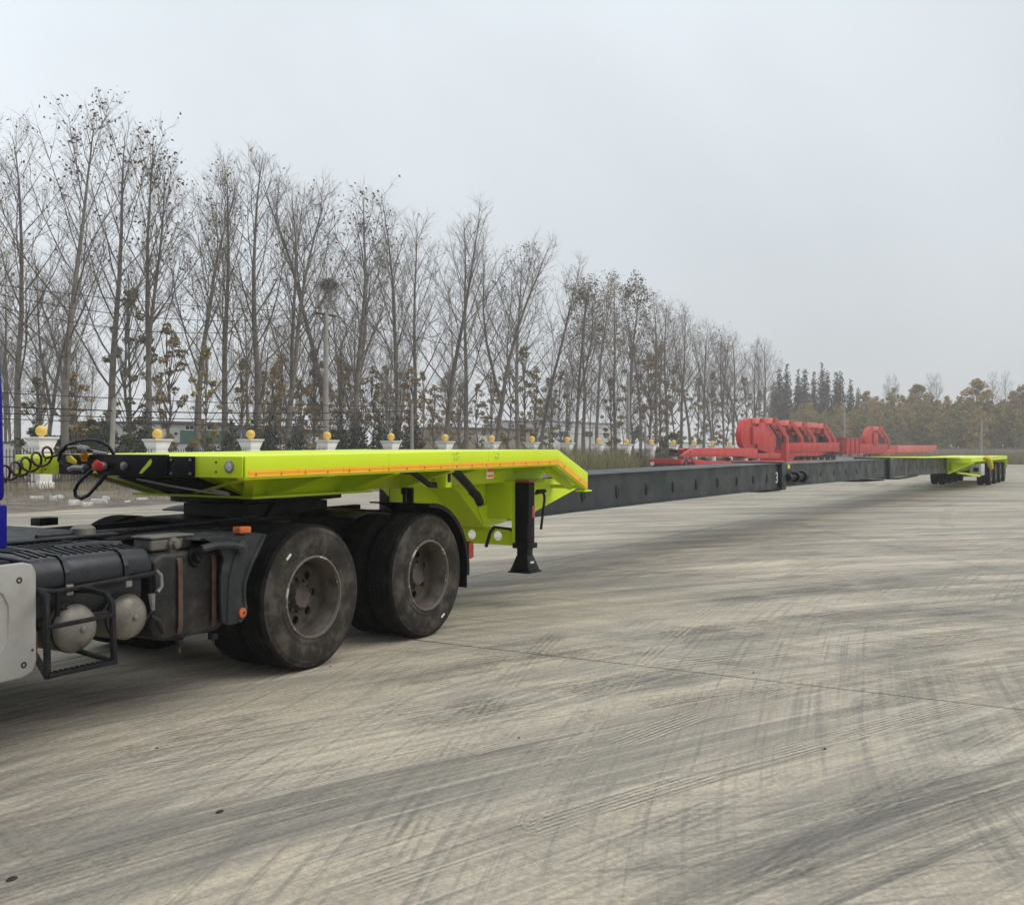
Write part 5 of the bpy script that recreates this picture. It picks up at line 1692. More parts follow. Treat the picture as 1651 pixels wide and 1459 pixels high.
def leafy_tree(seed, H, cw, nleaf, leafmat, lsize, name, crown_lo=0.2, conical=False, clumps=40, bark='bark'):
    """a tree in leaf: trunk, limbs, leaf clumps spread unevenly through the crown's volume"""
    rg = np.random.default_rng(seed)
    U = rg.uniform
    root = thing(name, 'x', 'tree')
    big, mid = [], []
    n = 10
    x = np.array([0, 0, -0.1])
    pts, rr_ = [], []
    top = H * (0.97 if conical else 0.8)
    for k in range(n + 1):
        q = k / n
        pts.append(x.copy())
        rr_.append(H * 0.011 * (1 - q) + 0.02)
        x = x + np.array([U(-.12, .12), U(-.12, .12), 0]) * (0.3 if conical else 1) + np.array([0, 0, top / n])
    big.append((pts, rr_))
    P = np.array(pts)
    cs, ss = [], []
    for i in range(clumps):
        if conical:
            q = crown_lo + (1 - crown_lo) * (1 - (1 - (i + 0.5) / clumps) ** 0.75)
            R = cw * (1 - q) ** 0.8 * U(0.35, 1.0) + 0.05
            az = i * 2.4 + U(-.4, .4)
            c = np.array([R * math.cos(az), R * math.sin(az), q * H])
            sz = cw * (0.42 * (1 - q) + 0.13) * U(0.7, 1.3)
        else:
            q = crown_lo + (1 - crown_lo) * U(0, 1)
            s_ = (q - crown_lo) / (1 - crown_lo)
            prof = (0.55 + 0.45 * math.sin(PI * min(1, s_ * 1.05)) ** 0.8) * (1.0 if s_ < 0.75 else (1 - s_) / 0.25 * 0.8 + 0.2)
            R = cw * prof * math.sqrt(U(0.02, 1.0))
            az = U(0, 6.28)
            c = np.array([R * math.cos(az), R * math.sin(az), q * H])
            sz = cw * U(0.12, 0.28)
        cs.append(c)
        ss.append(sz)
        k = min(n - 1, max(1, int(n * min(0.95, (c[2] / top) * 0.8))))
        m1 = (P[k] + c) / 2 + np.array([0, 0, -0.1])
        mid.append(([P[k], m1, c], [0.035 + 0.0015 * H, 0.03, 0.012]))
    v, f = np_tubes(big, 7)
    raw_mesh('trunk', v, f, bark, root, smooth=True)
    v, f = np_tubes(mid, 4)
    raw_mesh('limbs', v, f, bark, root)
    cs, ss = np.array(cs), np.array(ss)
    pw = ss ** 2
    idx = rg.choice(len(cs), nleaf, p=pw / pw.sum())
    d = rg.normal(size=(nleaf, 3))
    d *= (rg.uniform(0.25, 1.0, nleaf) ** 0.5 / np.linalg.norm(d, axis=1))[:, None]
    pts = cs[idx] + d * ss[idx][:, None] * np.array([1.0, 1.0, 0.75 if not conical else 0.9])
    v, f = leaves_at(pts, lsize, rg)
    raw_mesh('crown', v, f, leafmat, root)
    return root


protos = {
    'a': bare_tree(101, leaf=420, tip=True, nl=22, lsize=0.09),
    'b': bare_tree(102, leaf=110, nl=20, fork=0.32),
    'c': bare_tree(103, leaf=70, nl=23, spread=0.44),
    'd': bare_tree(104, leaf=480, tip=True, nl=20, fork=0.42, lsize=0.10),
    'e': bare_tree(105, leaf=520, leafmat='leaf_olive', nl=22, spread=0.42),
    'f': bare_tree(106, leaf=60, nl=21, spread=0.50),
    'g': bare_tree(107, leaf=1700, leafmat='leaf_olive', nl=22, lsize=0.10, spread=0.38),
    'h': bare_tree(108, leaf=2000, leafmat='leaf_dry', nl=22, lsize=0.10, spread=0.36, tip=True),
}
used = {k: False for k in protos}


def place(key, loc, s, rz, lean=(0, 0), label='', group='', cat='tree', sxy=None):
    p = protos[key]
    if used[key]:
        p = copy_tree(p)
    used[key] = True
    p.location = loc
    p.scale = (sxy or s, sxy or s, s)
    p.rotation_euler = (lean[0], lean[1], rz)
    p['label'], p['group'], p['category'] = label, group, cat
    return p


# the poplar row behind the fence: (trunk px, top py, kind, distance behind, lean along the row)
ROW = [(-42, 200, 'e', 45.0, 0.0), (28, 215, 'c', 47.5, 0.02), (105, 182, 'a', 44.0, -0.07), (172, 200, 'c', 46.5, -0.03), (237, 218, 'd', 44.5, -0.02), (318, 248, 'f', 44.0, 0.05), (358, 262, 'e', 46.0, -0.01),
       (415, 255, 'c', 44.0, 0.0), (462, 272, 'b', 44.6, 0.05), (530, 292, 'f', 46.5, 0.02), (572, 312, 'd', 44.2, -0.04), (640, 340, 'b', 44.0, -0.07),
       (668, 352, 'c', 47.0, 0.03), (716, 352, 'f', 44.5, -0.03), (752, 364, 'c', 46.0, 0.02), (800, 388, 'b', 44.0, 0.03), (835, 402, 'a', 45.5, 0.0), (868, 428, 'f', 47.0, 0.03),
       (925, 455, 'd', 44.0, -0.12), (940, 462, 'h', 46.5, 0.0), (962, 452, 'g', 44.5, 0.0), (992, 455, 'e', 47.0, 0.02), (1012, 458, 'h', 44.4, 0.0), (1032, 470, 'g', 46.4, 0.0),
       (1056, 480, 'e', 44.3, 0.02), (1076, 490, 'c', 46.5, 0.0), (1096, 498, 'e', 44.2, -0.02), (1114, 508, 'a', 46.6, 0.0), (1133, 520, 'c', 44.5, 0.0), (1150, 528, 'f', 47.0, 0.0),
       (1167, 533, 'd', 44.4, 0.02), (1182, 540, 'c', 46.5, 0.0), (1198, 544, 'f', 44.5, 0.0), (1216, 548, 'b', 46.5, 0.0), (1232, 552, 'c', 44.6, 0.02)]
DESC = {'a': 'bare poplar with dark tip leaves', 'b': 'bare grey poplar with two leaders', 'c': 'bare slender poplar', 'd': 'forked poplar with dark tip leaves',
        'e': 'thin poplar keeping some olive leaves', 'f': 'bare poplar with long spreading limbs', 'g': 'leafy olive poplar', 'h': 'poplar still full of dull brown leaves'}
rr = random.Random(8)
for i, (px, py, key, v, ln) in enumerate(ROW):
    b = at_v(px, 722, v)
    k = FX * b.x + FY * b.y
    H = CAMH + (722 - py) * k / FPX
    place(key, (b.x, b.y, 0), H / 18.0, rr.uniform(0, 6.28), (rr.uniform(-0.02, 0.02), ln), DESC[key] + ', %s from the left behind the fence' % ORD[i], 'tall poplars in the row behind the fence',
          sxy=H / 18.0 * rr.uniform(1.0, 1.25))

# thinner and farther trees beyond the row
for k in protos:
    used[k] = True
n = 0
for i in range(64):
    v = rr.choice((52, 58, 66, 76, 88, 100)) + rr.uniform(-2.5, 2.5)
    px = rr.uniform(-10, 1240)
    b = at_v(px, 722, v)
    s = rr.uniform(0.48, 0.80)
    if b.x > 340:
        continue
    place(rr.choice('ccffbbaee'), (b.x, b.y, 0), s, rr.uniform(0, 6.28), (rr.uniform(-.03, .03), rr.uniform(-.03, .03)), 'bare grove tree standing far beyond the poplar row', 'bare trees of the grove beyond the poplar row', sxy=s * rr.uniform(0.8, 1.1))

protos['k1'] = leafy_tree(201, 9.0, 1.5, 1300, 'leaf_rust', 0.12, 'young_tree', 0.18, clumps=34)
protos['k2'] = leafy_tree(202, 9.0, 1.3, 1100, 'leaf_olive', 0.12, 'young_tree', 0.15, clumps=34)
protos['y1'] = leafy_tree(203, 3.6, 0.85, 2600, 'leaf_conifer', 0.075, 'conical_evergreen', 0.04, conical=True, clumps=60)
protos['s1'] = leafy_tree(204, 2.6, 1.3, 1700, 'leaf_shrub', 0.09, 'shrub', 0.12, clumps=26)
protos['r1'] = leafy_tree(205, 17.0, 2.3, 5200, 'leaf_redwood', 0.20, 'dawn_redwood', 0.10, conical=True, clumps=110)
protos['r2'] = leafy_tree(206, 17.0, 1.9, 4600, 'leaf_redwood', 0.20, 'dawn_redwood', 0.12, conical=True, clumps=100)
protos['t1'] = leafy_tree(211, 13.0, 2.7, 4200, 'leaf_autumn', 0.17, 'autumn_tree', 0.14, clumps=84)
protos['t2'] = leafy_tree(212, 12.0, 2.4, 3800, 'leaf_olive', 0.17, 'autumn_tree', 0.13, clumps=80)
protos['t3'] = leafy_tree(213, 12.5, 2.5, 3600, 'leaf_rust', 0.17, 'autumn_tree', 0.14, clumps=80)
protos['t4'] = leafy_tree(214, 15.5, 3.6, 5200, 'leaf_autumn', 0.20, 'tall_spreading_tree', 0.25, clumps=80)
for k in ('k1', 'k2', 'y1', 's1', 'r1', 'r2', 't1', 't2', 't3', 't4'):
    used[k] = False

# young leafy trees among the trunks
young = sorted([(425, 600, 'k2', 55), (455, 570, 'k1', 58), (485, 610, 'k1', 54), (520, 600, 'k1', 60), (560, 590, 'k2', 56), (585, 610, 'k1', 58), (620, 590, 'k2', 60), (645, 600, 'k1', 55), (680, 600, 'k2', 58), (722, 600, 'k1', 60), (742, 620, 'k2', 54), (790, 600, 'k1', 58), (818, 590, 'k2', 52), (865, 590, 'k1', 56), (885, 610, 'k2', 54), (210, 470, 'k2', 50), (268, 520, 'k1', 47), (330, 560, 'k2', 42.5), (392, 580, 'k2', 48), (505, 560, 'k1', 47), (440, 590, 'k1', 49), (548, 570, 'k1', 50), (600, 590, 'k1', 52), (663, 590, 'k1', 46),
         (845, 560, 'k2', 47), (700, 620, 'k1', 50), (770, 620, 'k2', 52), (905, 600, 'k2', 49), (985, 610, 'k2', 47), (1020, 560, 'k2', 48), (1045, 570, 'k1', 47), (1066, 555, 'k1', 47.5), (1088, 590, 'k2', 48), (1125, 610, 'k2', 47), (1150, 600, 'k2', 48), (1170, 620, 'k2', 47), (1200, 610, 'k2', 48), (1225, 630, 'k2', 47), (120, 600, 'k1', 45), (60, 610, 'k2', 56)])
for i, (px, py, key, v) in enumerate(young[:len(ORD)]):
    b = at_v(px, 722, v)
    k = FX * b.x + FY * b.y
    H = CAMH + (722 - py) * k / FPX
    s = H / 9.0
    place(key, (b.x, b.y, 0), s, rr.uniform(0, 6.28), (0, 0), '%s, %s from the left among the trunks' % ('young tree with rusty brown leaves' if key == 'k1' else 'young tree with olive leaves', ORD[i]), 'young leafy trees among the poplar trunks', sxy=min(1.5, max(0.8, s)))
# dark clipped evergreens just behind the fence
ever = sorted([(163, 668, 40.8), (237, 656, 41.0), (373, 672, 41.0), (436, 660, 40.8), (412, 668, 42.5), (478, 675, 41.5), (546, 662, 41), (575, 658, 42.0), (612, 660, 41), (640, 664, 42), (665, 655, 43)])
for i, (px, py, v) in enumerate(ever):
    b = at_v(px, 722, v)
    k = FX * b.x + FY * b.y
    H = CAMH + (722 - py) * k / FPX
    place('y1', (b.x, b.y, 0), H / 3.6, rr.uniform(0, 6.28), (0, 0), 'small dark conical evergreen, %s from the left behind the fence' % ORD[i], 'dark conical evergreens behind the fence', sxy=rr.uniform(0.9, 1.15))
shr = sorted([(128, 684, 46), (146, 680, 47), (163, 684, 46.5), (112, 694, 47), (205, 703, 39.5), (395, 712, 40), (1085, 700, 39), (975, 728, 30.2), (1000, 726, 31.0), (1028, 730, 30.4), (940, 732, 33.0), (900, 738, 33.5), (1072, 716, 36), (1090, 720, 40), (60, 690, 45), (330, 705, 46)])
for i, (px, py, v) in enumerate(shr):
    b = at_v(px, 722, v)
    k = FX * b.x + FY * b.y
    H = max(1.2, CAMH + (722 - py) * k / FPX)
    place('s1', (b.x, b.y, -0.05), H / 2.6, rr.uniform(0, 6.28), (0, 0), 'low green shrub by the fence, %s from the left' % ORD[i], 'low shrubs along the fence', cat='shrub')

# dawn redwoods, then the autumn trees across the far end of the yard
red = [(1246, 615, 'r1', 214), (1256, 592, 'r1', 216), (1268, 585, 'r2', 218), (1286, 594, 'r2', 220), (1297, 594, 'r1', 218), (1312, 598, 'r2', 222), (1325, 583, 'r2', 224), (1333, 597, 'r1', 218), (1347, 599, 'r2', 222), (1354, 598, 'r1', 224), (1371, 610, 'r2', 226), (1383, 625, 'r1', 222)]
for i, (px, py, key, u) in enumerate(red):
    b = at_u(px, 722, u)
    k = FX * b.x + FY * b.y
    H = CAMH + (722 - py) * k / FPX
    s = H / 17.0
    place(key, (b.x, b.y, 0), s, rr.uniform(0, 6.28), (0, 0), 'dark slender conical tree, %s from the left above the red machines' % ORD[i], 'dark conical trees at the far end of the yard', sxy=s * rr.uniform(0.9, 1.15))
far = []
px = 1252.0
while px < 1665:
    far.append((px + rr.uniform(-4, 4), rr.choice((640, 636, 645, 650, 632)) if px > 1385 else rr.uniform(648, 668), rr.choice(('t1', 't2', 't2', 't3', 't1')), rr.uniform(208, 222)))
    px += rr.uniform(11, 16)
far += [(1575, 613, 't4', 212), (1648, 623, 't3', 208), (1478, 622, 't4', 226), (1440, 626, 't2', 222)]
for q in range(30):
    far.append((1262 + q * 13.8 + rr.uniform(-5, 5), rr.uniform(640, 655) if q > 9 else rr.uniform(655, 668), rr.choice(('t1', 't3', 't2')), rr.uniform(226, 236)))
for q in range(30):
    far.append((1255 + q * 13.8 + rr.uniform(-6, 6), rr.uniform(652, 676), rr.choice(('t2', 't2', 't1')), rr.uniform(198, 206)))
far.sort()
for i, (px, py, key, u) in enumerate(far):
    b = at_u(px, 722, u)
    k = FX * b.x + FY * b.y
    H = CAMH + (722 - py) * k / FPX
    s = H / {'t1': 13.0, 't2': 12.0, 't3': 12.5, 't4': 15.5}[key]
    special = key == 't4'
    place(key, (b.x, b.y, 0), s, rr.uniform(0, 6.28), (0, 0),
          ('tall spreading tree rising above the autumn trees, %s of two from the left' % ('first' if px < 1500 else 'second')) if special else 'autumn tree in the dense row across the far end of the yard', 'autumn trees across the far end of the yard', sxy=s * rr.uniform(0.9, 1.25))
# bare ones rising among them
for px in (1432, 1441, 1498, 1512, 1602, 1622):
    b = at_u(px, 722, 228)
    place('c', (b.x, b.y, 0), 0.92, rr.uniform(0, 6), (0, 0), 'bare tree standing among the far autumn trees', 'bare trees among the far autumn trees', sxy=0.8)

# ================================================================== POLES AND WIRES
def pole(name, px, ptop, v, r0, r1, label, lean=(0, 0), cat='pole'):
    b = at_v(px, 722, v)
    k = FX * b.x + FY * b.y
    H = CAMH + (722 - ptop) * k / FPX
    o = MB().lathe([(r0, 0.0), (r1, H), (0, H + 0.02)], (0, 0, 0), 'Z', 14)
    t = thing(name, label, cat, (b.x, b.y, 0))
    t.rotation_euler = (lean[0], lean[1], 0)
    o.build('shaft', 'pole_concrete', t, smooth=True, angle=50)
    return t, b, H


p1, b1, H1 = pole('utility_pole', 525, 504, 40.5, 0.19, 0.13, 'tall grey concrete utility pole with a short crossarm behind the fence')
mb = MB()
mb.box(-0.9, 0.9, -0.05, 0.05, H1 - 0.18, H1 - 0.08)
mb.build('crossarm', 'iron', p1)
mb = MB()
for x in (-0.8, -0.3, 0.8):
    mb.lathe([(0.03, H1 - 0.08), (0.06, H1), (0.03, H1 + 0.1)], (x, 0, 0), 'Z', 8)
mb.build('insulators', 'wall_white', p1)
p2, b2, H2 = pole('leaning_post', 177, 642, 39.0, 0.13, 0.10, 'short leaning concrete post near the second white pillar', (0, 0.06), 'post')
p3, b3, H3 = pole('fence_post', 663.5, 652, 39.0, 0.13, 0.10, 'short pale concrete post rising behind the lime deck', cat='post')
p4, b4, H4 = pole('utility_pole', 1012, 602, 40.0, 0.20, 0.14, 'thin pale utility pole among the olive poplars')
p5, b5, H5 = pole('fence_post', 1040, 680, 39.5, 0.13, 0.12, 'short white post beside the last pillars before the red machines', cat='post')
p6, b6, H6 = pole('lamp_pole', 1361, 650, 34.0, 0.15, 0.12, 'thin white lamp pole rising behind the red machines')
MB().bar((0, 0, H6), (0.9, 0, H6 + 0.15), 0.06, 0.06).build('lamp_arm', 'pole_concrete', p6)
p7, b7, H7 = pole('lamp_pole', 1582, 676, 13.0, 0.14, 0.10, 'thin pale pole in front of the far autumn trees')
p8, b8, H8 = pole('utility_pole', 1231, 625, 60.0, 0.18, 0.14, 'thin utility pole with a crossarm by the last bare poplar')
MB().box(-1.2, 1.2, -0.05, 0.05, H8 - 0.9, H8 - 0.78).build('crossarm', 'iron', p8)
# a nest in the poplars above the tall pole
nb = at_v(530, 460, 45.5)
rg = np.random.default_rng(77)
c = rg.normal(size=(420, 3)) * np.array([0.26, 0.26, 0.16])
d = rg.normal(size=(420, 3))
d /= np.linalg.norm(d, axis=1)[:, None]
v, f = np_tubes([([a - b_ * 0.28, a + b_ * 0.28], [0.012, 0.012]) for a, b_ in zip(c, d)], 3)
no_ = raw_mesh('bird_nest', v, f, 'nest_twig')
no_.location = nb
tag(no_, 'dark twiggy bird nest high in the poplars above the tall pole', 'nest')


def wire(a, b, sag, r, label):
    a, b = Vector(a), Vector(b)
    pts = []
    for i in range(25):
        q = i / 24
        p = a.lerp(b, q)
        p.z -= sag * 4 * q * (1 - q)
        pts.append(p)
    o = MB().tube(pts, r, 5).build('overhead_wire', 'wire_black', smooth=True)
    return tag(o, label, 'wire', 'overhead wires along the fence')


wl_ = [(at_v(-60, 452, 40.3), at_v(520, 502, 40.5), 0.3, 0.018, 'topmost thin wire running to the tall concrete pole'),
       (at_v(-60, 462, 40.5), at_v(530, 504, 40.7), 0.9, 0.018, 'second thin wire running to the tall concrete pole'),
       (at_v(-60, 480, 40.8), at_v(525, 512, 40.5), 1.2, 0.018, 'third thin wire sagging to the tall concrete pole'),
       (at_v(525, 506, 40.5), at_v(1012, 606, 40.0), 0.5, 0.018, 'thin wire running from the tall pole to the pole among olive poplars'),
       (at_v(-60, 630, 39.0), at_v(664, 655, 39.0), 0.15, 0.020, 'uppermost of the low black cables above the fence'),
       (at_v(-60, 653, 39.0), at_v(664, 662, 39.0), 0.25, 0.030, 'thick black cable with a coil above the first pillar'),
       (at_v(-60, 664, 39.2), at_v(664, 675, 39.0), 0.2, 0.022, 'lower black cable passing above the pillars'),
       (at_v(-60, 673, 39.3), at_v(664, 690, 39.1), 0.1, 0.020, 'lowest black cable passing just above the pillar balls'),
       (at_v(664, 655, 39.0), at_v(1040, 690, 39.5), 0.5, 0.022, 'black cable running on from the pale post to the right'),
       (at_v(664, 664, 39.0), at_v(1040, 694, 39.5), 0.8, 0.022, 'lower black cable running on from the pale post to the right')]
for a in wl_:
    wire(*a)
cb = at_v(51, 662, 39.0)
mb = MB()
mb.tube([(cb.x + 0.24 * math.cos(t * .45), cb.y + 0.03 * math.sin(t), cb.z + 0.17 * math.sin(t * .45)) for t in range(43)], 0.022, 6)
tag(mb.build('cable_loop', 'wire_black', smooth=True), 'spare loop of black cable hung on the wire left of the first pillar', 'cable')

# ================================================================== BUILDINGS BEYOND THE FENCE
def building(name, px0, px1, ptop, v, depth, label, wallm, roofm, features, cat='building'):
    a, b = at_v(px0, ptop, v), at_v(px1, ptop, v)
    H = 0.5 * (a.z + b.z)
    t = thing(name, label, cat, (a.x, v, 0))
    Ln = b.x - a.x
    MB().box(0, Ln, 0, depth, -0.1, H).build('wall', wallm, t)
    MB().box(-0.2, Ln + 0.2, -0.25, depth + 0.2, H + 0.003, H + 0.14).build('roof', roofm, t)
    for (fn, x0, x1, y0, y1, m_) in features:
        p, q = at_v(x0, y1, v), at_v(x1, y0, v)
        wb = MB().box(p.x - a.x, q.x - a.x, -0.05, 0.0 - 0.004, max(0, p.z), q.z).build(fn, m_, t)
        if fn == 'window':
            MB().box(p.x - a.x + .08, (p.x + q.x) / 2 - a.x - .03, -0.056, -0.0505, max(0, p.z) + .08, q.z - .08).build('pane', 'window_dark', wb)
            MB().box((p.x + q.x) / 2 - a.x + .03, q.x - a.x - .08, -0.056, -0.0505, max(0, p.z) + .08, q.z - .08).build('pane', 'window_dark', wb)
    return t


building('workshop_building', 254, 372, 683, 62, 8, 'white flat roofed workshop with a green lower wall beyond the fence', 'wall_grey', 'roof_grey',
         [('green_cladding', 290, 356, 695, 715, 'wall_green'), ('window', 297, 312, 685, 694, 'wall_white'), ('window', 315, 329, 685, 694, 'wall_white'), ('window', 332, 346, 685, 694, 'wall_white'), ('vent', 281, 285, 697, 701, 'iron')])
building('blue_shed', 382, 480, 690, 66, 8, 'pale blue metal shed beyond the fence', 'wall_blue', 'roof_grey', [('door', 440, 455, 700, 722, 'wall_white')], 'shed')
building('brown_shed', 484, 560, 695, 64, 9, 'low brown shed with a grey roof beyond the fence', 'wall_brown', 'roof_grey', [('door', 500, 512, 704, 722, 'wall_white'), ('window', 525, 540, 702, 712, 'wall_white')], 'shed')
building('brick_shed', 742, 860, 692, 72, 9, 'long brown shed behind the trunks right of the pale post', 'wall_brown', 'roof_grey', [('door', 770, 785, 702, 722, 'wall_grey')], 'shed')
building('grey_hall', 880, 1000, 682, 80, 12, 'long grey hall behind the olive poplars', 'wall_grey', 'roof_grey', [('window', 900, 915, 695, 705, 'wall_white'), ('window', 940, 955, 695, 705, 'wall_white')])
# long low white boundary walls behind the fence
def lowwall(px0, px1, ptop, v, label):
    a, b = at_v(px0, ptop, v), at_v(px1, ptop, v)
    t = thing('boundary_wall', label, 'wall', (a.x, v, 0))
    Ln = b.x - a.x
    MB().box(0, Ln, 0, 0.24, -0.1, a.z).build('wall', 'wall_white', t)
    MB().box(-0.05, Ln + .05, -0.06, 0.30, a.z + .002, a.z + 0.08).build('coping', 'roof_grey', t)
    return t
lowwall(-80, 240, 714, 50, 'low white boundary wall behind the first two pillars')
lowwall(262, 560, 715, 51, 'low white boundary wall in front of the workshop and sheds')
lowwall(1075, 1260, 714, 55, 'low white boundary wall behind the red gooseneck')
# the grey wall at the far end of the field
t = thing('far_wall', 'long low grey wall below the far autumn trees', 'wall', (195.5, 0, 0))
MB().box(-0.12, 0.12, -90, 30, -0.1, 1.45).build('wall', 'wall_brown', t)
MB().box(-0.2, 0.2, -90, 30, 1.452, 1.58).build('coping', 'roof_grey', t)

# ================================================================== THE RED MACHINES
RV = 25.0


def rp_(px, py, dv=0.0):
    p = at_v(px, py, RV + dv)
    return (p.x, p.z)


def red(root, name, pts, dv0, dv1, material='machine_red', bevel=0.02, label=None):
    """outline measured on the near face (v = RV), given its own real depth dv0..dv1"""
    o = root.location
    poly = [rp_(*p) for p in pts]
    return MB((-o.x, -o.y, -o.z)).prism(poly, RV + dv0, RV + dv1).build(name, material, root, bevel=bevel, label=label)


def red_root(name, px, label, cat, group=None):
    p = at_v(px, 722, RV)
    return thing(name, label, cat, (p.x, RV + 1.0, 0), 0, group)


# lower red trailer carrying the gooseneck
t = red_root('low_trailer', 1060, 'low red trailer with one visible wheel under the red gooseneck', 'trailer')
red(t, 'bed', [(1116, 741), (1131, 741), (1138, 744), (1330, 741.5), (1330, 749), (1122, 750.5)], 0.0, 2.4)
red(t, 'rear_frame', [(1098, 740.5), (1116, 740.5), (1116, 745), (1104, 745), (1099, 752)], 0.05, 2.4)
mb = MB(-t.location)
x0, z0 = rp_(1099, 744)
for q in (0.1, 0.7, 1.3, 1.9):
    mb.box(x0 - 0.05, x0 + 0.15, RV + q, RV + q + 0.25, 0.35, z0)
mb.box(x0 - .1, x0 + .1, RV + 0.05, RV + 2.3, 0.40, 0.55)
mb.build('frame_post', 'shaded_red', t)
mb = MB(-t.location)
x0, z0 = rp_(1098, 748)
mb.tube([(x0 - .10, RV + 2.1, z0), (x0 - .02, RV + 2.1, z0)], 0.14, 12)
mb.build('lamp', 'wall_grey', t)
for px in (1107, 1178, 1215):
    x, z = rp_(px, 748)
    for y in (RV + 0.02, RV + 2.1):
        tp = tyre_profile(0.43, 0.3, 0.24)
        mb = MB(-t.location)
        mb.lathe([(r, y + q) for r, q in tp] + [(0.43, y + .06), (0.43, y + .24), (0.40, y + .3), (0.24, y + .28)], (x, 0, 0.43), 'Y', 32)
        wo_ = mb.build('wheel', 'tread_rubber', t, smooth=True)
        MB(-t.location).lathe([(0.24, y + .02), (0.22, y + .0), (0.20, y + .06), (0.12, y + .08), (0.10, y + .02), (0, y + .02)], (x, 0, 0.43), 'Y', 20).build('rim', 'wall_grey', wo_, smooth=True)

t = red_root('red_gooseneck', 1081, 'long red gooseneck frame lying on the low red trailer', 'gooseneck')
for dv in (0.0, 0.8):
    red(t, 'side_beam', [(1100, 735), (1108, 729), (1119, 722.5), (1215, 722), (1237, 729), (1258, 731), (1258, 739), (1206, 739), (1199, 736), (1100, 736.5)], dv, dv + 0.3)
red(t, 'deck', [(1120, 723.5), (1215, 723), (1215, 724.5), (1120, 725)], 0.301, 0.799, bevel=0)
red(t, 'front_head', [(1094, 731), (1110, 731), (1110, 734.5), (1094, 735)], 0.302, 0.798, 'shaded_red')
mb = MB(-t.location)
x, z = rp_(1103, 730)
for q in (0.35, 0.62):
    mb.box(x - 0.5, x + 0.6, RV + q, RV + q + .25, z - 0.1, z + 0.22)
mb.build('hose_fittings', 'black_paint', t)
MB(-t.location).lathe([(0.09, RV - .012), (0.0, RV - .014)], (rp_(1112.5, 729)[0], 0, rp_(1112.5, 729)[1]), 'Y', 12).build('pin_hole', 'black_paint', t)

# blade lifting frames: a drum-backed skin between two cheek plates with a sloping edge and a cap
def lifter(px, sc, dy, label, base=722.0, solid=False, dv=0.0):
    """px: left edge of the drum; sc: size relative to the nearest one; outline measured on the nearest frame"""
    t = red_root('blade_lifting_frame', px, label, 'lifting frame', 'red blade lifting frames in a row')
    def q(dx, up):
        return (px + dx * sc, base - up * sc + dy)
    cheek = [q(25, -9 if solid else 0), q(25, 24), q(27, 40), q(36.5, 41.5), q(52.5, 17), q(52.5, -8 if solid else 0)] if solid else [q(27, 33), q(27, 40), q(36.5, 41.5), q(52.5, 17), q(52.5, 0), q(50, 0), q(49.5, 15.5), q(34, 38), q(30, 33)]
    for a in (0.0, 0.55):
        red(t, 'cheek_plate', cheek, dv + a, dv + a + 0.09, bevel=0.01)
        # pale edge along the slope
        e0, e1, e2 = rp_(*q(37, 41.8)), rp_(*q(53, 17.3)), rp_(*q(53, 0))
        mb = MB(-t.location)
        mb.bar((e0[0], RV + dv + a + .04, e0[1]), (e1[0], RV + dv + a + .04, e1[1]), 0.16, 0.10)
        mb.bar((e1[0], RV + dv + a + .04, e1[1]), (e2[0], RV + dv + a + .04, e2[1]), 0.16, 0.10)
        mb.build('edge_flange', 'pale_red', t)
    drum = []
    for (dx, up) in ((25, 40), (18, 40), (17, 34), (18, 29), (25, 29)) if not solid and px != 1396 else ((25, 47), (14, 47.5), (7, 45), (3, 37), (0.5, 27), (0.2, 18), (1.2, 9), (3.2, 3), (6, 0), (22, 0), (25, 4)):
        drum.append(q(dx, up))
    red(t, 'drum', drum, dv + 0.095, dv + 0.545, bevel=0.03)
    if not solid:
        red(t, 'shade_panel', [q(26, 30), q(33, 36), q(49, 13), q(49, -2), q(26, -2)], dv + 0.40, dv + 0.54, 'shaded_red', bevel=0)  # dark panel put in for the shade inside the frame
    if solid or px == 1396:
      red(t, 'drum_flange', [q(15.5, 34), q(25, 34), q(25, 6), q(16, 6)], dv - 0.12, dv + 0.078, bevel=0.02)
    red(t, 'cap', [q(17.5, 39), q(18.5, 47.6), q(26, 48), q(24.5, 38.5)], dv - 0.16, dv + 0.75, 'pale_red', bevel=0.02)
    red(t, 'head_plate', [q(25.5, 48), q(40, 47.5), q(43, 42), q(38, 40), q(26, 40)], dv + 0.25, dv + 0.54, 'machine_red', bevel=0.01)
    red(t, 'cross_tie', [q(36, 26), q(50, 26), q(50, 24), q(36, 24)], dv + 0.1, dv + 0.54, bevel=0)
    for dx in (29, 32, 35):
        x, z = rp_(*q(dx, 44))
        MB(-t.location).box(x - 0.12, x + 0.12, RV + dv + 0.235, RV + dv + 0.245, z - 0.22, z + 0.18).build('slot', 'black_paint', t)
    if solid:
        mb = MB(-t.location)
        for (dx, up) in ((27.5, 38.5), (46, 21)):
            x, z = rp_(*q(dx, up))
            mb.lathe([(0.10, RV - .004), (0.0, RV - .006)], (x, 0, z), 'Y', 10)
        mb.build('pin_hole', 'black_paint', t)
    return t
lifter(1196, 1.0, 0, 'nearest red lifting frame with its big round drum on the gooseneck', solid=True)
lifter(1217, 1.0, 0, 'second red lifting frame, close behind the big round drum', 722)
lifter(1246, 0.90, 0, 'third red lifting frame from the big drum', 721)
lifter(1268, 0.865, 0, 'fourth red lifting frame from the big drum', 722)
lifter(1294, 0.845, 0, 'fifth red lifting frame from the big drum', 722.5)
lifter(1303, 0.83, 0, 'rearmost red lifting frame on the red trailer body', 723)

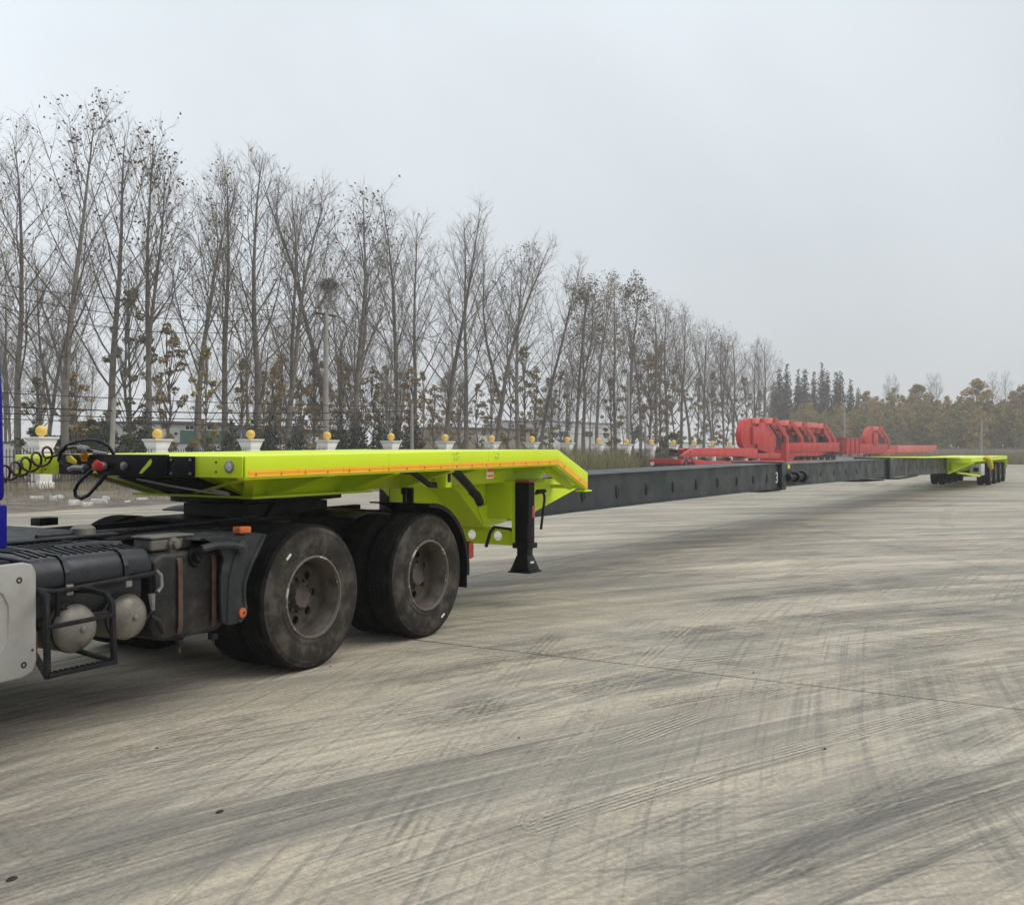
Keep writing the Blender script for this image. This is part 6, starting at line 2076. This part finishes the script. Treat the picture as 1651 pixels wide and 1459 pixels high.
# red trailer body the frames stand on
t = red_root('red_trailer', 1266, 'red trailer body carrying the row of lifting frames', 'trailer')
red(t, 'bed', [(1266, 714), (1352, 713.5), (1352, 728), (1268, 729)], -0.05, 2.3)
red(t, 'front_post', [(1265, 714), (1270, 714), (1270, 745), (1265, 745)], -0.12, 2.3)
red(t, 'lower_frame', [(1271, 729), (1335, 729), (1322, 735), (1284, 735.5), (1279, 740), (1272, 741)], 0.05, 2.2, 'machine_red')
for px in (1290, 1299, 1309, 1319, 1330, 1340, 1349):
    x, z = rp_(px, 740)
    mb = MB(-t.location)
    mb.lathe([(0.15, RV + .2), (0.42, RV + .22), (0.44, RV + .28), (0.44, RV + .5), (0.40, RV + .55), (0.1, RV + .55)], (x, 0, 0.44), 'Y', 20)
    mb.build('wheel', 'tread_rubber', t, smooth=True)
    MB(-t.location).box(x - 0.3, x + 0.3, RV + 0.3, RV + 0.8, 0.6, 1.0).build('suspension', 'shaded_red', t)

t = red_root('red_crate', 1362, 'red ribbed steel box left of the separate lifting frame', 'box')
red(t, 'body', [(1352.5, 716), (1363, 715.5), (1363, 731), (1352.5, 730)], 0.4, 2.0, 'shaded_red')
red(t, 'body', [(1363, 707), (1386, 707), (1386, 732.5), (1363, 733)], 0.0, 2.4)
for px in (1364, 1371, 1378, 1385):
    red(t, 'rib', [(px - .6, 708), (px + .6, 708), (px + .6, 732), (px - .6, 732)], -0.12, -0.004, bevel=0)
red(t, 'lid', [(1362, 705.6), (1387, 705.6), (1387, 706.9), (1362, 706.9)], -0.1, 2.5, bevel=0)

t = red_root('red_lift_trailer', 1390, 'far red trailer with a single lifting frame on it', 'trailer')
red(t, 'bed', [(1386.5, 716), (1431, 716), (1431, 727), (1420, 731), (1387, 732)], 0.0, 2.4)
red(t, 'rear_leg', [(1425, 727), (1444, 725), (1444, 737), (1424, 737)], 0.1, 2.4)
for px in (1399, 1408, 1417):
    x, z = rp_(px, 733)
    MB(-t.location).lathe([(0.15, RV + .2), (0.42, RV + .22), (0.44, RV + .28), (0.44, RV + .5), (0.40, RV + .55), (0.1, RV + .55)], (x, 0, 0.44), 'Y', 20).build('wheel', 'tread_rubber', t, smooth=True)
lifter(1396, 0.72, 0, 'separate red lifting frame standing apart on the far red trailer', 722.5)

t = red_root('flat_red_trailer', 1450, 'flat red trailer deck at the far end of the red row', 'trailer')
red(t, 'deck', [(1448, 718), (1510, 718), (1509, 727), (1500, 729), (1448, 730)], 0.0, 2.4, 'pale_red')
red(t, 'under_frame', [(1449, 730), (1500, 729.2), (1485, 733.5), (1462, 736), (1449, 736)], 0.2, 2.2)
for px in (1460, 1468, 1476):
    x, z = rp_(px, 735)
    MB(-t.location).lathe([(0.15, RV + .3), (0.42, RV + .32), (0.44, RV + .38), (0.44, RV + .6), (0.40, RV + .65), (0.1, RV + .65)], (x, 0, 0.44), 'Y', 20).build('wheel', 'tread_rubber', t, smooth=True)

# ================================================================== GRASS, WEEDS, LITTER
def blades(name, n, xr, yr, h0, h1, w_, material, seed, z=-0.03, clump=0.0, dens=None):
    rg = np.random.default_rng(seed)
    x = rg.uniform(xr[0], xr[1], n)
    y = rg.uniform(yr[0], yr[1], n)
    if clump:
        cx = rg.uniform(xr[0], xr[1], int(clump))
        cy = rg.uniform(yr[0], yr[1], int(clump))
        i = rg.integers(0, int(clump), n)
        x = np.where(rg.uniform(size=n) < 0.75, cx[i] + rg.normal(size=n) * 0.35, x)
        y = np.where(rg.uniform(size=n) < 0.75, np.clip(cy[i] + rg.normal(size=n) * 0.35, yr[0], yr[1]), y)
    h = rg.uniform(h0, h1, n)
    az = rg.uniform(0, 6.28, n)
    ln = rg.normal(size=(n, 2)) * (0.32 * h)[:, None]
    hw = w_ * rg.uniform(0.6, 1.3, n)
    dx, dy = np.cos(az) * hw, np.sin(az) * hw
    zz = np.full(n, z)
    a = np.stack([x - dx, y - dy, zz], 1)
    b = np.stack([x + dx, y + dy, zz], 1)
    c = np.stack([x + ln[:, 0] * 0.4 + dx * .7, y + ln[:, 1] * 0.4 + dy * .7, z + h * 0.6], 1)
    d = np.stack([x + ln[:, 0] * 0.4 - dx * .7, y + ln[:, 1] * 0.4 - dy * .7, z + h * 0.6], 1)
    e = np.stack([x + ln[:, 0], y + ln[:, 1], z + h], 1)
    v = np.stack([a, b, c, d, e], 1).reshape(-1, 3)
    k = np.arange(n)[:, None] * 5
    f = np.concatenate([k + np.array([[0, 1, 2]]), k + np.array([[0, 2, 3]]), k + np.array([[3, 2, 4]])])
    return raw_mesh(name, v, f, material, kind='stuff')


blades('dry_grass', 9000, (10, 62), (33.5, 36.9), 0.15, 0.55, 0.010, 'straw', 31, clump=260)['label'] = 'dry straw coloured grass along the foot of the fence'
blades('dry_grass', 3500, (10, 62), (26.0, 33.5), 0.05, 0.22, 0.010, 'straw', 32, clump=160)['label'] = 'sparse dry grass on the dirt verge'
blades('brown_weeds', 5000, (50, 90), (31.2, 36.8), 0.5, 1.5, 0.012, 'brown_weed', 33, clump=300)['label'] = 'brown dead weeds in front of the fence'
blades('tall_reeds', 6000, (48, 64), (27.0, 32.0), 0.7, 2.0, 0.016, 'reed', 34, clump=160)['label'] = 'tall pale green reeds by the end of the red row'
blades('field_grass', 15000, (UE + 0.3, UE + 14), (-12, 21.8), 0.5, 1.15, 0.022, 'reed', 38, clump=500)['label'] = 'thick rough grass at the near edge of the field'
blades('field_grass', 32000, (UE + 0.5, 193), (-60, 21.8), 0.45, 1.15, 0.03, 'reed', 35, clump=900)['label'] = 'rough grass of the field beyond the yard'
blades('field_grass', 24000, (UE + 10, 193), (-60, 21.8), 0.8, 1.5, 0.03, 'straw', 36, clump=600)['label'] = 'pale dry grass tops in the field'
blades('undergrowth', 6000, (28, 150), (38, 46), 0.2, 0.8, 0.014, 'brown_weed', 37, clump=400)['label'] = 'undergrowth below the poplar row'
# rubbish and broken kerb stones on the verge, lumps of mud on the yard
rl = random.Random(9)
spots = [at_z(x, y) for (x, y) in sorted(((85, 806), (120, 812), (140, 815), (158, 809), (95, 801), (205, 811), (228, 806), (58, 803), (270, 800), (170, 806)))]
for i, p in enumerate(spots):
    mb = MB()
    L_, W_, H_ = rl.uniform(0.2, 0.75), rl.uniform(0.12, 0.3), rl.uniform(0.06, 0.16)
    mb.add([(-L_ / 2, -W_ / 2, -0.05), (L_ / 2, -W_ * .4, -0.05), (L_ * .45, W_ / 2, -0.05), (-L_ * .5, W_ * .4, -0.05), (-L_ * .4, -W_ * .4, H_ * .8), (L_ * .42, -W_ * .35, H_), (L_ * .38, W_ * .4, H_ * .7), (-L_ * .42, W_ * .35, H_)],
           [(0, 3, 2, 1), (4, 5, 6, 7), (0, 1, 5, 4), (1, 2, 6, 5), (2, 3, 7, 6), (3, 0, 4, 7)])
    o = mb.build('rubble_piece', 'pale_trash', bevel=0.015)
    o.location = (p.x, max(p.y, VE + 0.6), 0.0)
    o.rotation_euler = (0, 0, rl.uniform(0, 3.1))
    tag(o, 'pale broken piece of rubble on the dirt verge, %s from the left' % ORD[i], 'rubble', 'rubble on the verge')
for i, (x, y, s) in enumerate(((353, 1310, 0.020), (17, 1419, 0.022), (252, 1207, 0.010), (532, 1075, 0.010), (1330, 1208, 0.012), (1215, 1085, 0.012), (836, 1190, 0.010))):
    p = at_z(x, y)
    mb = MB()
    mb.lathe([(s * 0.9, 0.0), (s, s * 0.2), (s * 0.7, s * 0.5), (0.0, s * 0.62)], (0, 0, 0), 'Z', 9)
    o = mb.build('mud_lump', 'dark_lump', smooth=True)
    o.location = (p.x, p.y, 0.001)
    o.scale = (1.1, 0.65, 0.7)
    tag(o, 'small dark mud lump on the concrete, %s' % ('in front of the truck wheels', 'in the near left corner', 'below the truck step frame', 'beside the front truck tyre', 'by itself right of the truck', 'at the slab joint on the right', 'just right of the wheels')[i], 'mud lump', 'dark mud lumps on the yard')

# ================================================================== HAZE
hz = NT('air')
hz.t.nodes.remove(hz.b)
pv = hz.n('VolumePrincipled')
pv.inputs['Color'].default_value = (0.98, 0.99, 1.0, 1)
pv.inputs['Density'].default_value = 0.0009
pv.inputs['Anisotropy'].default_value = 0.2
hz.t.links.new(pv.outputs[0], hz.out.inputs['Volume'])
hb = bpy.data.meshes.new('haze')
mbh = MB().box(-920, 1420, -1320, 1320, -1.7, 32)
hb.from_pydata(mbh.v, [], mbh.f)
hb.materials.append(hz.m)
ho = bpy.data.objects.new('haze', hb)
COL.objects.link(ho)
ho['kind'] = 'stuff'
ho['label'] = 'thin grey autumn haze over the whole yard'
